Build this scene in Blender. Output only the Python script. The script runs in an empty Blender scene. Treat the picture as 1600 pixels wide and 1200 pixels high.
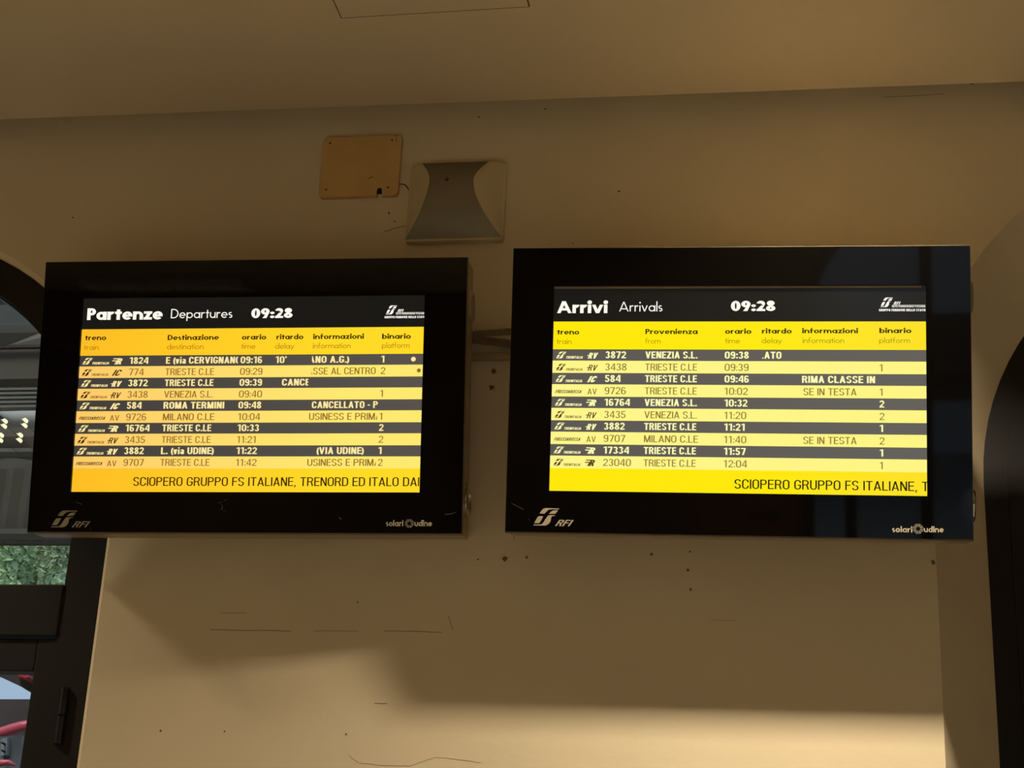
import bpy, bmesh, math, random
from mathutils import Vector, Matrix
random.seed(7)
PI = math.pi
scene = bpy.context.scene
COL = scene.collection

# ------------------------------------------------------------------ camera
CAM = Vector((0.0, -4.27, 1.55))
YAW, PITCH, ROLL, FPX = -0.16104, 0.38322, 0.04741, 2808.8
_f = Vector((math.sin(YAW)*math.cos(PITCH), math.cos(YAW)*math.cos(PITCH), math.sin(PITCH)))
_r = Vector((math.cos(YAW), -math.sin(YAW), 0))
_u = _r.cross(_f)
RIGHT = math.cos(ROLL)*_r + math.sin(ROLL)*_u
UP = -math.sin(ROLL)*_r + math.cos(ROLL)*_u
FWD = _f
cd = bpy.data.cameras.new('camera'); cam = bpy.data.objects.new('camera', cd); COL.objects.link(cam)
M = Matrix((RIGHT, UP, -FWD)).transposed().to_4x4(); M.translation = CAM
cam.matrix_world = M
cd.sensor_width = 36.0; cd.lens = FPX/1600*36; cd.clip_start = .05; cd.clip_end = 200
scene.camera = cam

# ------------------------------------------------------------------ world, lamps, exposure
w = bpy.data.worlds.new('world'); scene.world = w; w.use_nodes = True
bg = w.node_tree.nodes['Background']
bg.inputs[0].default_value = (.44, .60, .78, 1); bg.inputs[1].default_value = .9
sl = bpy.data.lights.new('sun', 'SUN'); sl.energy = 2.0; sl.angle = .35; sl.color = (1, .94, .84)
so = bpy.data.objects.new('sun', sl); so.rotation_euler = (math.radians(38), math.radians(-14), 0); COL.objects.link(so)

def area(name, loc, sx, sy, power, color, spread, rot=(0, 0, 0)):
    l = bpy.data.lights.new(name, 'AREA'); l.shape = 'RECTANGLE'; l.size = sx; l.size_y = sy
    l.energy = power; l.color = color; l.spread = math.radians(spread)
    o = bpy.data.objects.new(name, l); o.location = loc; o.rotation_euler = rot; COL.objects.link(o)
    return o
WARM = (1.0, .86, .66)
CEIL = 4.094
# the louvred ceiling fixtures (their housings are built further down)
FIX = [(-3.48, -.672, .34, .13), (.14, -.672, .34, .13), (-4.30, -4.6, 1.2, .28), (-1.3, -4.7, 1.2, .28), (1.5, -4.7, 1.2, .28), (-3.6, -8.6, 1.2, .5), (-.6, -6.4, 1.2, .28), (2.6, -6.4, 1.2, .28)]
POW = [44, 44, 34, 52, 40, 14, 44, 40]
SPR = [128, 110, 80, 80, 80, 120, 80, 80]
for (x, y, a, b), p, s in zip(FIX, POW, SPR):
    area('louvre_light', (x, y, CEIL-.075), a-.04, b-.03, p, WARM, s)

vs = scene.view_settings
scene.display_settings.display_device = 'sRGB'
vs.view_transform = 'Standard'; vs.look = 'None'; vs.exposure = 0; vs.gamma = 1; vs.use_curve_mapping = False

# ------------------------------------------------------------------ helpers
def at(px, py, y):
    v = RIGHT*((px-800)/FPX) + UP*(-(py-600)/FPX) + FWD
    t = (y-CAM.y)/v.y
    return CAM + v*t
def at_z(px, py, z):
    v = RIGHT*((px-800)/FPX) + UP*(-(py-600)/FPX) + FWD
    return CAM + v*((z-CAM.z)/v.z)

def lin(c):
    return tuple((x/255/12.92 if x/255 <= .04045 else ((x/255+.055)/1.055)**2.4) for x in c)

def mat(name, rgb, rough=.6, metal=0, noise=0, nscale=8, bump=0, bscale=60, spec=.5, emit=None, estr=1, coat=0):
    m = bpy.data.materials.new(name); m.use_nodes = True
    nt = m.node_tree; b = nt.nodes['Principled BSDF']
    c = lin(rgb)
    b.inputs['Base Color'].default_value = (*c, 1)
    b.inputs['Roughness'].default_value = rough; b.inputs['Metallic'].default_value = metal
    b.inputs['Specular IOR Level'].default_value = spec
    if coat: b.inputs['Coat Weight'].default_value = coat
    if emit is not None:
        b.inputs['Emission Color'].default_value = (*lin(emit), 1); b.inputs['Emission Strength'].default_value = estr
    if noise or bump:
        tc = nt.nodes.new('ShaderNodeTexCoord')
    if noise:
        n = nt.nodes.new('ShaderNodeTexNoise'); n.inputs['Scale'].default_value = nscale; n.inputs['Detail'].default_value = 6
        nt.links.new(tc.outputs['Object'], n.inputs['Vector'])
        r = nt.nodes.new('ShaderNodeMapRange'); r.inputs['From Min'].default_value = .3; r.inputs['From Max'].default_value = .7
        r.inputs['To Min'].default_value = 1-noise; r.inputs['To Max'].default_value = 1+noise
        nt.links.new(n.outputs['Fac'], r.inputs['Value'])
        mx = nt.nodes.new('ShaderNodeVectorMath'); mx.operation = 'SCALE'; mx.inputs[0].default_value = c
        nt.links.new(r.outputs['Result'], mx.inputs['Scale'])
        nt.links.new(mx.outputs['Vector'], b.inputs['Base Color'])
    if bump:
        n2 = nt.nodes.new('ShaderNodeTexNoise'); n2.inputs['Scale'].default_value = bscale; n2.inputs['Detail'].default_value = 5
        nt.links.new(tc.outputs['Object'], n2.inputs['Vector'])
        bp = nt.nodes.new('ShaderNodeBump'); bp.inputs['Strength'].default_value = bump; bp.inputs['Distance'].default_value = .01
        nt.links.new(n2.outputs['Fac'], bp.inputs['Height']); nt.links.new(bp.outputs['Normal'], b.inputs['Normal'])
    return m

def glow(name, rgb, rgb2=None, x0=0, x1=1):
    """a lit screen colour (optionally changing along the panel's own x)"""
    m = mat(name, (8, 8, 8), rough=.12, emit=rgb)
    if rgb2:
        nt = m.node_tree; b = nt.nodes['Principled BSDF']
        tc = nt.nodes.new('ShaderNodeTexCoord'); sp = nt.nodes.new('ShaderNodeSeparateXYZ'); nt.links.new(tc.outputs['Object'], sp.inputs[0])
        r = nt.nodes.new('ShaderNodeMapRange'); r.inputs['From Min'].default_value = x0; r.inputs['From Max'].default_value = x1
        nt.links.new(sp.outputs['X'], r.inputs['Value'])
        mx = nt.nodes.new('ShaderNodeMix'); mx.data_type = 'RGBA'
        nt.links.new(r.outputs['Result'], mx.inputs['Factor'])
        mx.inputs['A'].default_value = (*lin(rgb), 1); mx.inputs['B'].default_value = (*lin(rgb2), 1)
        nt.links.new(mx.outputs['Result'], b.inputs['Emission Color'])
    return m

def glass_mat(name, tint, gloss=.08, rough=0.0):
    m = bpy.data.materials.new(name); m.use_nodes = True; nt = m.node_tree
    for n in list(nt.nodes): nt.nodes.remove(n)
    out = nt.nodes.new('ShaderNodeOutputMaterial'); t = nt.nodes.new('ShaderNodeBsdfTransparent'); g = nt.nodes.new('ShaderNodeBsdfGlossy')
    t.inputs[0].default_value = (*tint, 1); g.inputs['Roughness'].default_value = rough
    mx = nt.nodes.new('ShaderNodeMixShader'); fr = nt.nodes.new('ShaderNodeFresnel'); fr.inputs[0].default_value = 1.45
    nt.links.new(fr.outputs[0], mx.inputs[0]); nt.links.new(t.outputs[0], mx.inputs[1]); nt.links.new(g.outputs[0], mx.inputs[2])
    nt.links.new(mx.outputs[0], out.inputs[0])
    return m

def obj(name, bm, m, parent=None, smooth=False, loc=None, keep=False):
    if isinstance(bm, bmesh.types.BMesh):
        bmesh.ops.recalc_face_normals(bm, faces=bm.faces) if not keep else None
        me = bpy.data.meshes.new(name); bm.to_mesh(me); bm.free()
    else: me = bm
    if smooth:
        for p in me.polygons: p.use_smooth = True
    o = bpy.data.objects.new(name, me); COL.objects.link(o)
    for mm in (m if isinstance(m, (list, tuple)) else [m]): me.materials.append(mm)
    if parent: o.parent = parent
    if loc: o.location = loc
    return o

def empty(name, loc=(0, 0, 0), rot=None, mtx=None):
    o = bpy.data.objects.new(name, None); COL.objects.link(o); o.empty_display_size = .05
    if mtx is not None: o.matrix_world = mtx
    else:
        o.location = loc
        if rot: o.rotation_euler = rot
    return o
def tag(o, label, cat, group=None, kind=None):
    o['label'] = label; o['category'] = cat
    if group: o['group'] = group
    if kind: o['kind'] = kind
    return o
def struct(o, label=None):
    o['kind'] = 'structure'
    if label: o['label'] = label
    return o

def box(bm, lo, hi, bev=0):
    x0, y0, z0 = lo; x1, y1, z1 = hi
    vs_ = [bm.verts.new(p) for p in ((x0, y0, z0), (x1, y0, z0), (x1, y1, z0), (x0, y1, z0), (x0, y0, z1), (x1, y0, z1), (x1, y1, z1), (x0, y1, z1))]
    fs = [bm.faces.new([vs_[i] for i in q]) for q in ((0, 3, 2, 1), (4, 5, 6, 7), (0, 1, 5, 4), (1, 2, 6, 5), (2, 3, 7, 6), (3, 0, 4, 7))]
    if bev:
        es = {e for f in fs for e in f.edges}
        bmesh.ops.bevel(bm, geom=list(es), offset=bev, segments=2, affect='EDGES', profile=.5)
    return bm
def boxm(lo, hi, bev=0): return box(bmesh.new(), lo, hi, bev)

def prism(bm, pts, y0, y1):
    """outline in x,z extruded along y"""
    a = [bm.verts.new((x, y0, z)) for x, z in pts]; b = [bm.verts.new((x, y1, z)) for x, z in pts]
    bm.faces.new(a); bm.faces.new(b[::-1])
    n = len(pts)
    for i in range(n): bm.faces.new((a[i], b[i], b[(i+1) % n], a[(i+1) % n]))
    return bm
def tube(bm, path, r, seg=10, caps=True):
    path = [Vector(p) for p in path]; rings = []
    rr = r if isinstance(r, (list, tuple)) else [r]*len(path)
    ref = Vector((0, 0, 1))
    for i, p in enumerate(path):
        d = (path[min(i+1, len(path)-1)] - path[max(i-1, 0)]).normalized()
        if abs(d.dot(ref)) > .95: ref = Vector((1, 0, 0))
        s = d.cross(ref).normalized(); t = s.cross(d)
        rings.append([bm.verts.new(p + rr[i]*(math.cos(2*PI*k/seg)*s + math.sin(2*PI*k/seg)*t)) for k in range(seg)])
    for a, b in zip(rings, rings[1:]):
        for k in range(seg): bm.faces.new((a[k], a[(k+1) % seg], b[(k+1) % seg], b[k]))
    if caps: bm.faces.new(rings[0][::-1]); bm.faces.new(rings[-1])
    return bm
def disc_y(bm, cx, y0, y1, cz, r, seg=20, r2=None):
    r2 = r if r2 is None else r2
    a = [bm.verts.new((cx+r2*math.cos(2*PI*k/seg), y0, cz+r2*math.sin(2*PI*k/seg))) for k in range(seg)]
    b = [bm.verts.new((cx+r*math.cos(2*PI*k/seg), y1, cz+r*math.sin(2*PI*k/seg))) for k in range(seg)]
    bm.faces.new(a[::-1]); bm.faces.new(b)
    for k in range(seg): bm.faces.new((a[k], a[(k+1) % seg], b[(k+1) % seg], b[k]))
    return bm

# ------------------------------------------------------------------ materials
plaster = mat('cream_plaster', (224, 207, 172), rough=.85, noise=.035, nscale=2.2, bump=.05, bscale=45, spec=.15)
ceiling_m = mat('ceiling_paint', (205, 188, 156), rough=.9, noise=.02, nscale=1.5, bump=.05, bscale=30, spec=.1)
floor_m = mat('grey_floor_tile', (142, 139, 133), rough=.35, noise=.08, nscale=3)
crack_m = mat('crack_dark', (128, 104, 72), rough=.9, noise=.1)
gap_m = mat('hatch_gap_dark', (70, 54, 36), rough=.95)
chip_m = mat('plaster_chip', (120, 96, 66), rough=.95, noise=.15, nscale=60)
frame_m = mat('dark_bronze_metal', (22, 19, 16), rough=.45, metal=.3, noise=.1, nscale=5)
rubber_m = mat('black_rubber', (12, 12, 12), rough=.6, noise=.05)
hous_m = mat('beige_grey_enamel', (165, 150, 118), rough=.45, metal=.25, noise=.03, nscale=6)
chrome_m = mat('chrome', (205, 195, 170), rough=.18, metal=1, noise=.02)
bezel_m = mat('black_glass', (6, 5, 4), rough=.03, noise=.02, nscale=3, spec=.5)
dark_m = mat('dark_grey_metal', (40, 38, 34), rough=.5, metal=.4, noise=.05)

# ------------------------------------------------------------------ walls with the arched openings
def arc(cx, cz, r, a0, a1, n=40):
    return [(cx+r*math.cos(math.radians(a0+(a1-a0)*i/n)), cz+r*math.sin(math.radians(a0+(a1-a0)*i/n))) for i in range(n+1)]
LC, LZ, LR = -2.522, 3.010, .780        # left opening, wall face
RC, RZ, RR_ = 1.146, 3.180, .785        # right opening, wall face
SC, SZ, SR = 1.240, 3.085, .735         # right opening, frame plane (splayed reveal)
def band(bm, p0, y0, p1, y1):
    a = [bm.verts.new((x, y0, z)) for x, z in p0]; b = [bm.verts.new((x, y1, z)) for x, z in p1]
    for i in range(len(a)-1): bm.faces.new((a[i], a[i+1], b[i+1], b[i]))
XW0, XW1 = -6.0, 6.0
Lout = [(LC-LR, 0)] + arc(LC, LZ, LR, 180, 0) + [(LC+LR, 0)]
Rout = [(RC-RR_, 0)] + arc(RC, RZ, RR_, 180, 0) + [(RC+RR_, 0)]
Rin = [(SC-SR, 0)] + arc(SC, SZ, SR, 180, 0) + [(SC+SR, 0)]
Lin = [(LC-LR+.012, 0)] + arc(LC, LZ, LR-.012, 180, 0) + [(LC+LR-.012, 0)]
bm = bmesh.new()
e = .012
Lb = [(LC-LR-e, 0)] + arc(LC, LZ, LR+e, 180, 0) + [(LC+LR+e, 0)]
outline = [(XW0, 0)] + Lb + Rout + [(XW1, 0), (XW1, CEIL+.16), (XW0, CEIL+.16)]
f = bm.faces.new([bm.verts.new((x, 0, z)) for x, z in outline])
f.normal_update(); bmesh.ops.triangulate(bm, faces=[f])
band(bm, Lb, 0, Lout, .014); band(bm, Lout, .014, Lout, .35)
band(bm, Rout, 0, Rin, .20); band(bm, Rin, .20, Rin, .45)
# outer skin behind (closes the wall)
wall = struct(obj('wall_back', bm, plaster, keep=True))
bm = bmesh.new()
o2 = [(XW0, 0)] + Lout + Rin + [(XW1, 0), (XW1, CEIL+.2), (XW0, CEIL+.2)]
f = bm.faces.new([bm.verts.new((x, .35, z)) for x, z in o2]); f.normal_update(); bmesh.ops.triangulate(bm, faces=[f])
obj('outer_face', bm, plaster, wall)

struct(obj('floor', boxm((XW0-.2, -9.9, -.1), (XW1+.2, .45, 0)), floor_m))
struct(obj('wall_left', boxm((XW0-.2, -9.9, 0), (XW0, .35, CEIL+.2)), plaster))
struct(obj('wall_right', boxm((XW1, -9.9, 0), (XW1+.2, .35, CEIL+.2)), plaster))
# ceiling with a flush access hatch
hx = [at_z(533, 27, CEIL), at_z(828, 9, CEIL), at_z(522, 0, CEIL), at_z(826.7, 0, CEIL)]
# suspended ceiling stopping just short of the wall, the old soffit above the gap
ceil = struct(obj('ceiling', boxm((XW0-.2, -9.9, CEIL), (XW1+.2, -.082, CEIL+.03)), ceiling_m))
obj('old_soffit', boxm((XW0-.2, -.6, CEIL+.16), (XW1+.2, .35, CEIL+.22)), ceiling_m, ceil)
obj('gap_light_block', boxm((XW0-.2, -.6, CEIL+.03), (XW1+.2, -.30, CEIL+.17)), ceiling_m, ceil)  # added out of view, keeps sky light from leaking into the ceiling gap
# front wall (behind the camera) with one arched doorway to the car park
YF = -9.7
FC, FZ, FR = 1.07, 3.05, .95
bm = bmesh.new()
Fo = [(FC-FR, 0)] + arc(FC, FZ, FR, 180, 0) + [(FC+FR, 0)]
ol = [(XW0, 0)] + Fo + [(XW1, 0), (XW1, CEIL), (XW0, CEIL)]
f = bm.faces.new([bm.verts.new((x, YF, z)) for x, z in ol]); f.normal_update(); bmesh.ops.triangulate(bm, faces=[f])
band(bm, Fo, YF, Fo, YF-.3)
fw = struct(obj('wall_front', bm, mat('brown_plaster', (120, 100, 74), rough=.85, noise=.08, nscale=2), keep=True))

# ------------------------------------------------------------------ hatch, stains, chips on the wall
p0, p1 = hx[0], hx[1]
d = (p1-p0); dn = Vector((d.x, d.y, 0)).normalized(); nn = Vector((dn.y, -dn.x, 0))
L_ = d.length
def hpt(a, b, z): q = p0 + dn*a + nn*b; return Vector((q.x, q.y, z))
def slab(bm, quad, z0, z1):
    a = [bm.verts.new((q.x, q.y, z0)) for q in quad]; b = [bm.verts.new((q.x, q.y, z1)) for q in quad]
    bm.faces.new(a); bm.faces.new(b[::-1])
    for i in range(4): bm.faces.new((a[i], b[i], b[(i+1) % 4], a[(i+1) % 4]))
hatch = empty('ceiling_hatch', hpt(L_/2, .25, CEIL))
hm = Vector(hatch.location)
def hq(a0, a1, b0, b1): return [hpt(a0, b0, 0)-hm, hpt(a1, b0, 0)-hm, hpt(a1, b1, 0)-hm, hpt(a0, b1, 0)-hm]
bm = bmesh.new(); slab(bm, hq(.003, L_-.003, .003, .5), -.004, .0); obj('panel', bm, ceiling_m, hatch)
bm = bmesh.new()
slab(bm, hq(0, L_, 0, .0032), -.0035, 0); slab(bm, hq(0, .003, 0, .5), -.0035, 0); slab(bm, hq(L_-.003, L_, 0, .5), -.0035, 0)
obj('shadow_gap', bm, gap_m, hatch)
tag(hatch, 'flush square access hatch in the cream ceiling above the wall speaker', 'hatch')

def chip(px, py, r, ring=False):
    c = at(px, py, 0)
    bm = bmesh.new(); n = 11
    pts = [(c.x+r*random.uniform(.6, 1.15)*math.cos(2*PI*k/n), c.z+r*random.uniform(.6, 1.15)*math.sin(2*PI*k/n)) for k in range(n)]
    prism(bm, pts, -.0008, .001)
    obj('plaster_chip', bm, chip_m, wall)
    if ring:
        bm = bmesh.new()
        seg = 18; R0 = r*1.5
        path = [(c.x+R0*random.uniform(.9, 1.15)*math.cos(2*PI*k/seg), -.0004, c.z+R0*random.uniform(.9, 1.15)*math.sin(2*PI*k/seg)) for k in range(seg)]
        path.append(path[0]); tube(bm, path, .0011, 6)
        obj('plaster_ridge', bm, plaster, wall)
for a in ((771, 580, .008, True), (768, 606, .008, True), (788, 873, .008, True), (747, 874, .0028, False), (823, 871, .0035, False),
          (1018, 866, .004, True), (1075, 891, .004, False), (1078, 862, .003, False), (1458, 879, .006, False), (1079, 921, .004, False),
          (559, 941, .0028, False), (251, 1142, .003, False), (351, 1143, .0028, False), (541, 1147, .0026, False),
          (748, 183, .0028, False), (852, 170, .003, False), (1519, 131, .003, False), (608, 333, .003, False), (617, 346, .0025, False),
          (967, 299, .0035, False), (895, 380, .0025, False), (114, 340, .003, False)):
    chip(*a)
def crack(pts, r=.0007):
    bm = bmesh.new(); P = [at(x, y, 0) for x, y in pts]; Q = []
    for a, b in zip(P, P[1:]):
        for i in range(6):
            q = a.lerp(b, i/6); Q.append((q.x, -.0002, q.z+random.uniform(-.0008, .0008)))
    Q.append(tuple(P[-1])); tube(bm, Q, r, 5); obj('hairline_crack', bm, crack_m, wall)
crack([(328, 984), (390, 985), (455, 986)], .0008); crack([(490, 986), (560, 986)], .0005); crack([(600, 986), (690, 988)], .0008)
crack([(345, 958), (385, 958)], .0005); crack([(700, 962), (708, 985)], .0006); crack([(803, 833), (803, 845)], .0007)
crack([(1110, 968), (1150, 970)], .0004); crack([(1380, 152), (1475, 147)], .0006); crack([(585, 1099), (605, 1099)], .0006)
crack([(545, 1180), (560, 1192), (600, 1196), (640, 1197), (680, 1183), (720, 1187), (752, 1192)], .0003)
crack([(600, 362), (616, 357), (634, 353)], .0009)

# ------------------------------------------------------------------ left arched door with fanlight
def ring_bm(cx, cz, ro, ri, y0, y1, zlow_o, n=40, foot=True):
    bm = bmesh.new()
    o_ = [(cx-ro, zlow_o)] + arc(cx, cz, ro, 180, 0, n) + [(cx+ro, zlow_o)]
    i_ = [(cx-ri, zlow_o)] + arc(cx, cz, ri, 180, 0, n) + [(cx+ri, zlow_o)]
    A, B = [[bm.verts.new((x, y, z)) for x, z in o_] for y in (y0, y1)]
    C_, D_ = [[bm.verts.new((x, y, z)) for x, z in i_] for y in (y0, y1)]
    for k in range(len(o_)-1):
        bm.faces.new((A[k], A[k+1], C_[k+1], C_[k])); bm.faces.new((B[k], D_[k], D_[k+1], B[k+1]))
        bm.faces.new((A[k], B[k], B[k+1], A[k+1])); bm.faces.new((C_[k], C_[k+1], D_[k+1], D_[k]))
    bm.faces.new((A[0], C_[0], D_[0], B[0])); bm.faces.new((A[-1], B[-1], D_[-1], C_[-1]))
    return bm
pane_m = glass_mat('hazy_grey_glass', (.90, .91, .89))
clear_m = glass_mat('clear_glass', (.95, .97, .97))
# glass radius .672 at y=.08
win = struct(empty('window_1', (LC, .03, 2.62)), 'dark metal arched fanlight at the left edge above the door')
GR = .672
def ch(name, bm, m, p, **k):
    o = obj(name, bm, m, p, **k); o.matrix_parent_inverse = p.matrix_basis.inverted() if p.parent is None else Matrix(); return o
ch('arched_frame', ring_bm(LC, LZ+.02, LR, GR, .035, .10, 0), frame_m, win)
ch('inner_bead', ring_bm(LC, LZ+.02, GR+.002, GR-.004, .052, .085, 2.76), frame_m, win)
ch('transom_bar', boxm((LC-GR, .03, 2.625), (LC+GR, .105, 2.762), .004), frame_m, win)
bm = bmesh.new(); prism(bm, [(LC-GR, 2.762)] + arc(LC, LZ+.02, GR-.003, 180, 0) + [(LC+GR, 2.762)], .066, .072)
ch('fanlight_pane', bm, pane_m, win)
door = struct(empty('door_1', (LC, .05, 0)), 'dark metal glazed door leaf below the fanlight at the lower left')
dr = -1.82; gl = -1.903
ch('stile', boxm((gl, .04, 0), (dr, .09, 2.62), .003), frame_m, door)
ch('stile', boxm((-2.53, .04, 0), (-2.45, .09, 2.62), .003), frame_m, door)
ch('top_rail', boxm((-2.45, .041, 2.535), (gl, .089, 2.62), .003), frame_m, door)
ch('kick_rail', boxm((-2.45, .041, 0), (gl, .089, .3), .003), frame_m, door)
ch('door_pane', boxm((-2.46, .062, .29), (gl+.005, .068, 2.545)), clear_m, door)
for zz in (2.42, 1.3, .3):
    bm = bmesh.new(); tube(bm, [(dr+.012, .032, zz-.07), (dr+.012, .032, zz-.002)], .011, 12); tube(bm, [(dr+.012, .032, zz+.002), (dr+.012, .032, zz+.07)], .011, 12)
    box(bm, (dr-.02, .036, zz-.06), (dr+.05, .042, zz+.06))
    ch('hinge', bm, frame_m, door)
bm = bmesh.new(); box(bm, (dr-.002, .036, 0), (dr+.006, .045, 2.62)); ch('rubber_seal', bm, rubber_m, door)
# second leaf, mostly outside the picture
leaf = struct(empty('door_2', (LC, .05, 0)))
ch('stile', boxm((-2.59, .04, 0), (-2.535, .09, 2.62), .003), frame_m, leaf)
ch('stile', boxm((-3.19, .04, 0), (-3.11, .09, 2.62), .003), frame_m, leaf)
ch('top_rail', boxm((-3.11, .041, 2.535), (-2.59, .089, 2.62), .003), frame_m, leaf)
ch('door_pane', boxm((-3.12, .062, .1), (-2.58, .068, 2.545)), clear_m, leaf)
# ------------------------------------------------------------------ right arched window
win2 = struct(empty('window_2', (SC, .22, 2.6)), 'black metal arched frame set back at the right edge beyond the splayed reveal')
ch('arched_frame', ring_bm(SC, SZ, SR+.005, SR-.115, .20, .27, 0), frame_m, win2)
ch('inner_bead', ring_bm(SC, SZ, SR-.06, SR-.125, .195, .275, 0), frame_m, win2)
ch('transom_bar', boxm((SC-SR+.1, .205, 2.55), (SC+SR-.1, .265, 2.68), .003), frame_m, win2)
bm = bmesh.new(); prism(bm, [(SC-SR+.12, .1)] + arc(SC, SZ, SR-.12, 180, 0) + [(SC+SR-.12, .1)], .232, .238)
ch('arched_pane', bm, pane_m, win2)
# front doorway frame
win3 = struct(empty('window_3', (FC, YF-.1, 2.6)), 'arched glazed doorway in the wall facing the boards')
ch('arched_frame', ring_bm(FC, FZ, FR, FR-.10, YF-.14, YF-.06, 0), frame_m, win3)
ch('transom_bar', boxm((FC-FR+.05, YF-.14, 2.55), (FC+FR-.05, YF-.06, 2.67)), frame_m, win3)
for xx in (FC-.05, FC-.62, FC+.5): ch('mullion', boxm((xx, YF-.135, 0), (xx+.09, YF-.065, 3.9 if xx == FC-.05 else 2.6)), frame_m, win3)
bm = bmesh.new(); prism(bm, [(FC-FR+.09, .1)] + arc(FC, FZ, FR-.09, 180, 0) + [(FC+FR-.09, .1)], YF-.10, YF-.095)
ch('arched_pane', bm, clear_m, win3)

# ------------------------------------------------------------------ stroke lettering (round geometric face)
def ell(cx, cy, rx, ry, wx, wy, a0=0, a1=360, n=28):
    """ring sector of stroke wx (sides) / wy (top, bottom) as quads"""
    q = []
    k = max(3, int(n*abs(a1-a0)/360))
    P = []
    for i in range(k+1):
        a = math.radians(a0+(a1-a0)*i/k)
        P.append(((cx+rx*math.cos(a), cy+ry*math.sin(a)), (cx+(rx-wx)*math.cos(a), cy+(ry-wy)*math.sin(a))))
    for (o0, i0), (o1, i1) in zip(P, P[1:]): q.append([o0, o1, i1, i0])
    return q
def rc(x0, y0, x1, y1): return [[(x0, y0), (x1, y0), (x1, y1), (x0, y1)]]
def diag(x0, y0, x1, y1, w_): return [[(x0, y0), (x0+w_, y0), (x1+w_, y1), (x1, y1)]]
def glyph(c, w_, h, X):
    """returns (quads, advance width)"""
    C = 1.0; A = 1.04; b = X*1.02; r = b/2; D = -.30; t = []
    ringo = ell(r, X/2, r, X/2, w_, h)
    if c == 'o': return ringo, b
    if c == 'a': return ringo+rc(b-w_*.9, 0, b+w_*.1, X), b+w_*.1
    if c == 'b': return ringo+rc(0, 0, w_, A), b
    if c == 'd': return ringo+rc(b-w_, 0, b, A), b
    if c == 'p': return ringo+rc(0, D, w_, X), b
    if c == 'e': return ell(r, X/2, r, X/2, w_, h, 0, 318)+rc(w_*.6, X/2-h*.42, b-.01, X/2+h*.42), b
    if c in 'nm':
        s = X*.40+w_*.35 if c == 'n' else X*.36+w_*.35
        q = rc(0, 0, w_, X); x = 0
        for k in range(1 if c == 'n' else 2):
            q += ell(x+s, X-s*1.0, s, s, w_, h, 0, 180)+rc(x+2*s-w_, 0, x+2*s, X-s); x += 2*s-w_
        return q, x+w_
    if c == 'u':
        s = X*.40+w_*.35
        return ell(s, s, s, s, w_, h, 180, 360)+rc(0, s, w_, X)+rc(2*s-w_, 0, 2*s, X), 2*s
    if c == 'r': return rc(0, 0, w_, X)+ell(w_*.55+X*.34, X-X*.42, X*.42, X*.42, w_, h, 62, 165), w_*.5+X*.50+w_*.12
    if c == 't': return rc(X*.17, 0, X*.17+w_, C*.88)+rc(0, X-h, X*.34+w_, X), X*.34+w_
    if c == 'i': return rc(0, 0, w_, X)+ell(w_/2, C*.90, w_*.58+.02, w_*.58+.02, w_*.58+.02, w_*.58+.02), w_
    if c == 'l': return rc(0, 0, w_, A), w_
    if c == 'v': return diag(X*.40, 0, 0, X, w_)+diag(X*.40, 0, X*.80, X, w_), X*.8+w_
    if c == 'y': return diag(X*.40, 0, 0, X, w_)+diag(X*.40-X*.3, -.30, X*.80, X, w_), X*.8+w_
    if c == 'z': return rc(0, 0, X*.85, h)+rc(0, X-h, X*.85, X)+diag(0, 0, X*.85-w_*1.1, X, w_*1.1), X*.85
    if c == 's':
        q = X/4+h/4; rx = X*.30+w_*.1
        return ell(rx, X-q, rx, q, w_, h, 50, 270)+ell(rx, q, rx, q, w_, h, -130, 90), rx*2
    if c == 'f': return rc(X*.1, 0, X*.1+w_, C*.8)+ell(X*.1+X*.32, A+.02-X*.32, X*.32, X*.32, w_, h, 55, 180)+rc(0, X-h, X*.40+w_, X), X*.42+w_*.8
    if c == 'P': return rc(0, 0, w_, C)+rc(w_, C-h, .32, C)+rc(w_, C*.40, .32, C*.40+h)+ell(.32, C*.70, .30, C*.30, w_, h, -90, 90), .62
    if c == 'D': return rc(0, 0, w_, C)+rc(w_, C-h, .28, C)+rc(w_, 0, .28, h)+ell(.28, .5, .48, .5, w_, h, -90, 90), .76
    if c == 'A': return diag(0, 0, .42-w_*.28, C, w_)+diag(.84-w_*.16, 0, .42-w_*.28+.0, C, w_)+rc(.2, .22, .72, .22+h), .84+w_*.84
    if c == '0': return ell(.31, .5, .31, .5, w_, h), .62
    if c == '8': return ell(.30, .27, .30, .27, w_, h)+ell(.30, .76, .25, .25, w_, h), .60
    if c == '9': return ell(.30, .68, .30, .32, w_, h)+[[(.12, 0), (.12+w_*1.1, 0), (.60, .62), (.60-w_*.9, .50)]], .60
    if c == '2': return ell(.27, .72, .27, .28, w_, h, -38, 175)+rc(0, 0, .56, h)+[[(0, h*.6), (w_*1.3, h*.6), (.52, .60), (.52-w_*1.0, .52)]], .56
    if c == ':': return ell(w_*.6, .12, w_*.6, .13, w_*.6, .13)+ell(w_*.6, .52, w_*.6, .13, w_*.6, .13), w_*1.2
    if c == ' ': return [], .26
    return [], .3
def round_text(s, w_, h=None, X=.62, gap=.08):
    h = w_ if h is None else h
    x = 0; Q = []
    for c in s:
        q, a = glyph(c, w_, h, X)
        Q += [[(px+x, py) for px, py in f_] for f_ in q]
        x += a+gap*(1 if c != ' ' else 0)
    return Q, x-gap

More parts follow.
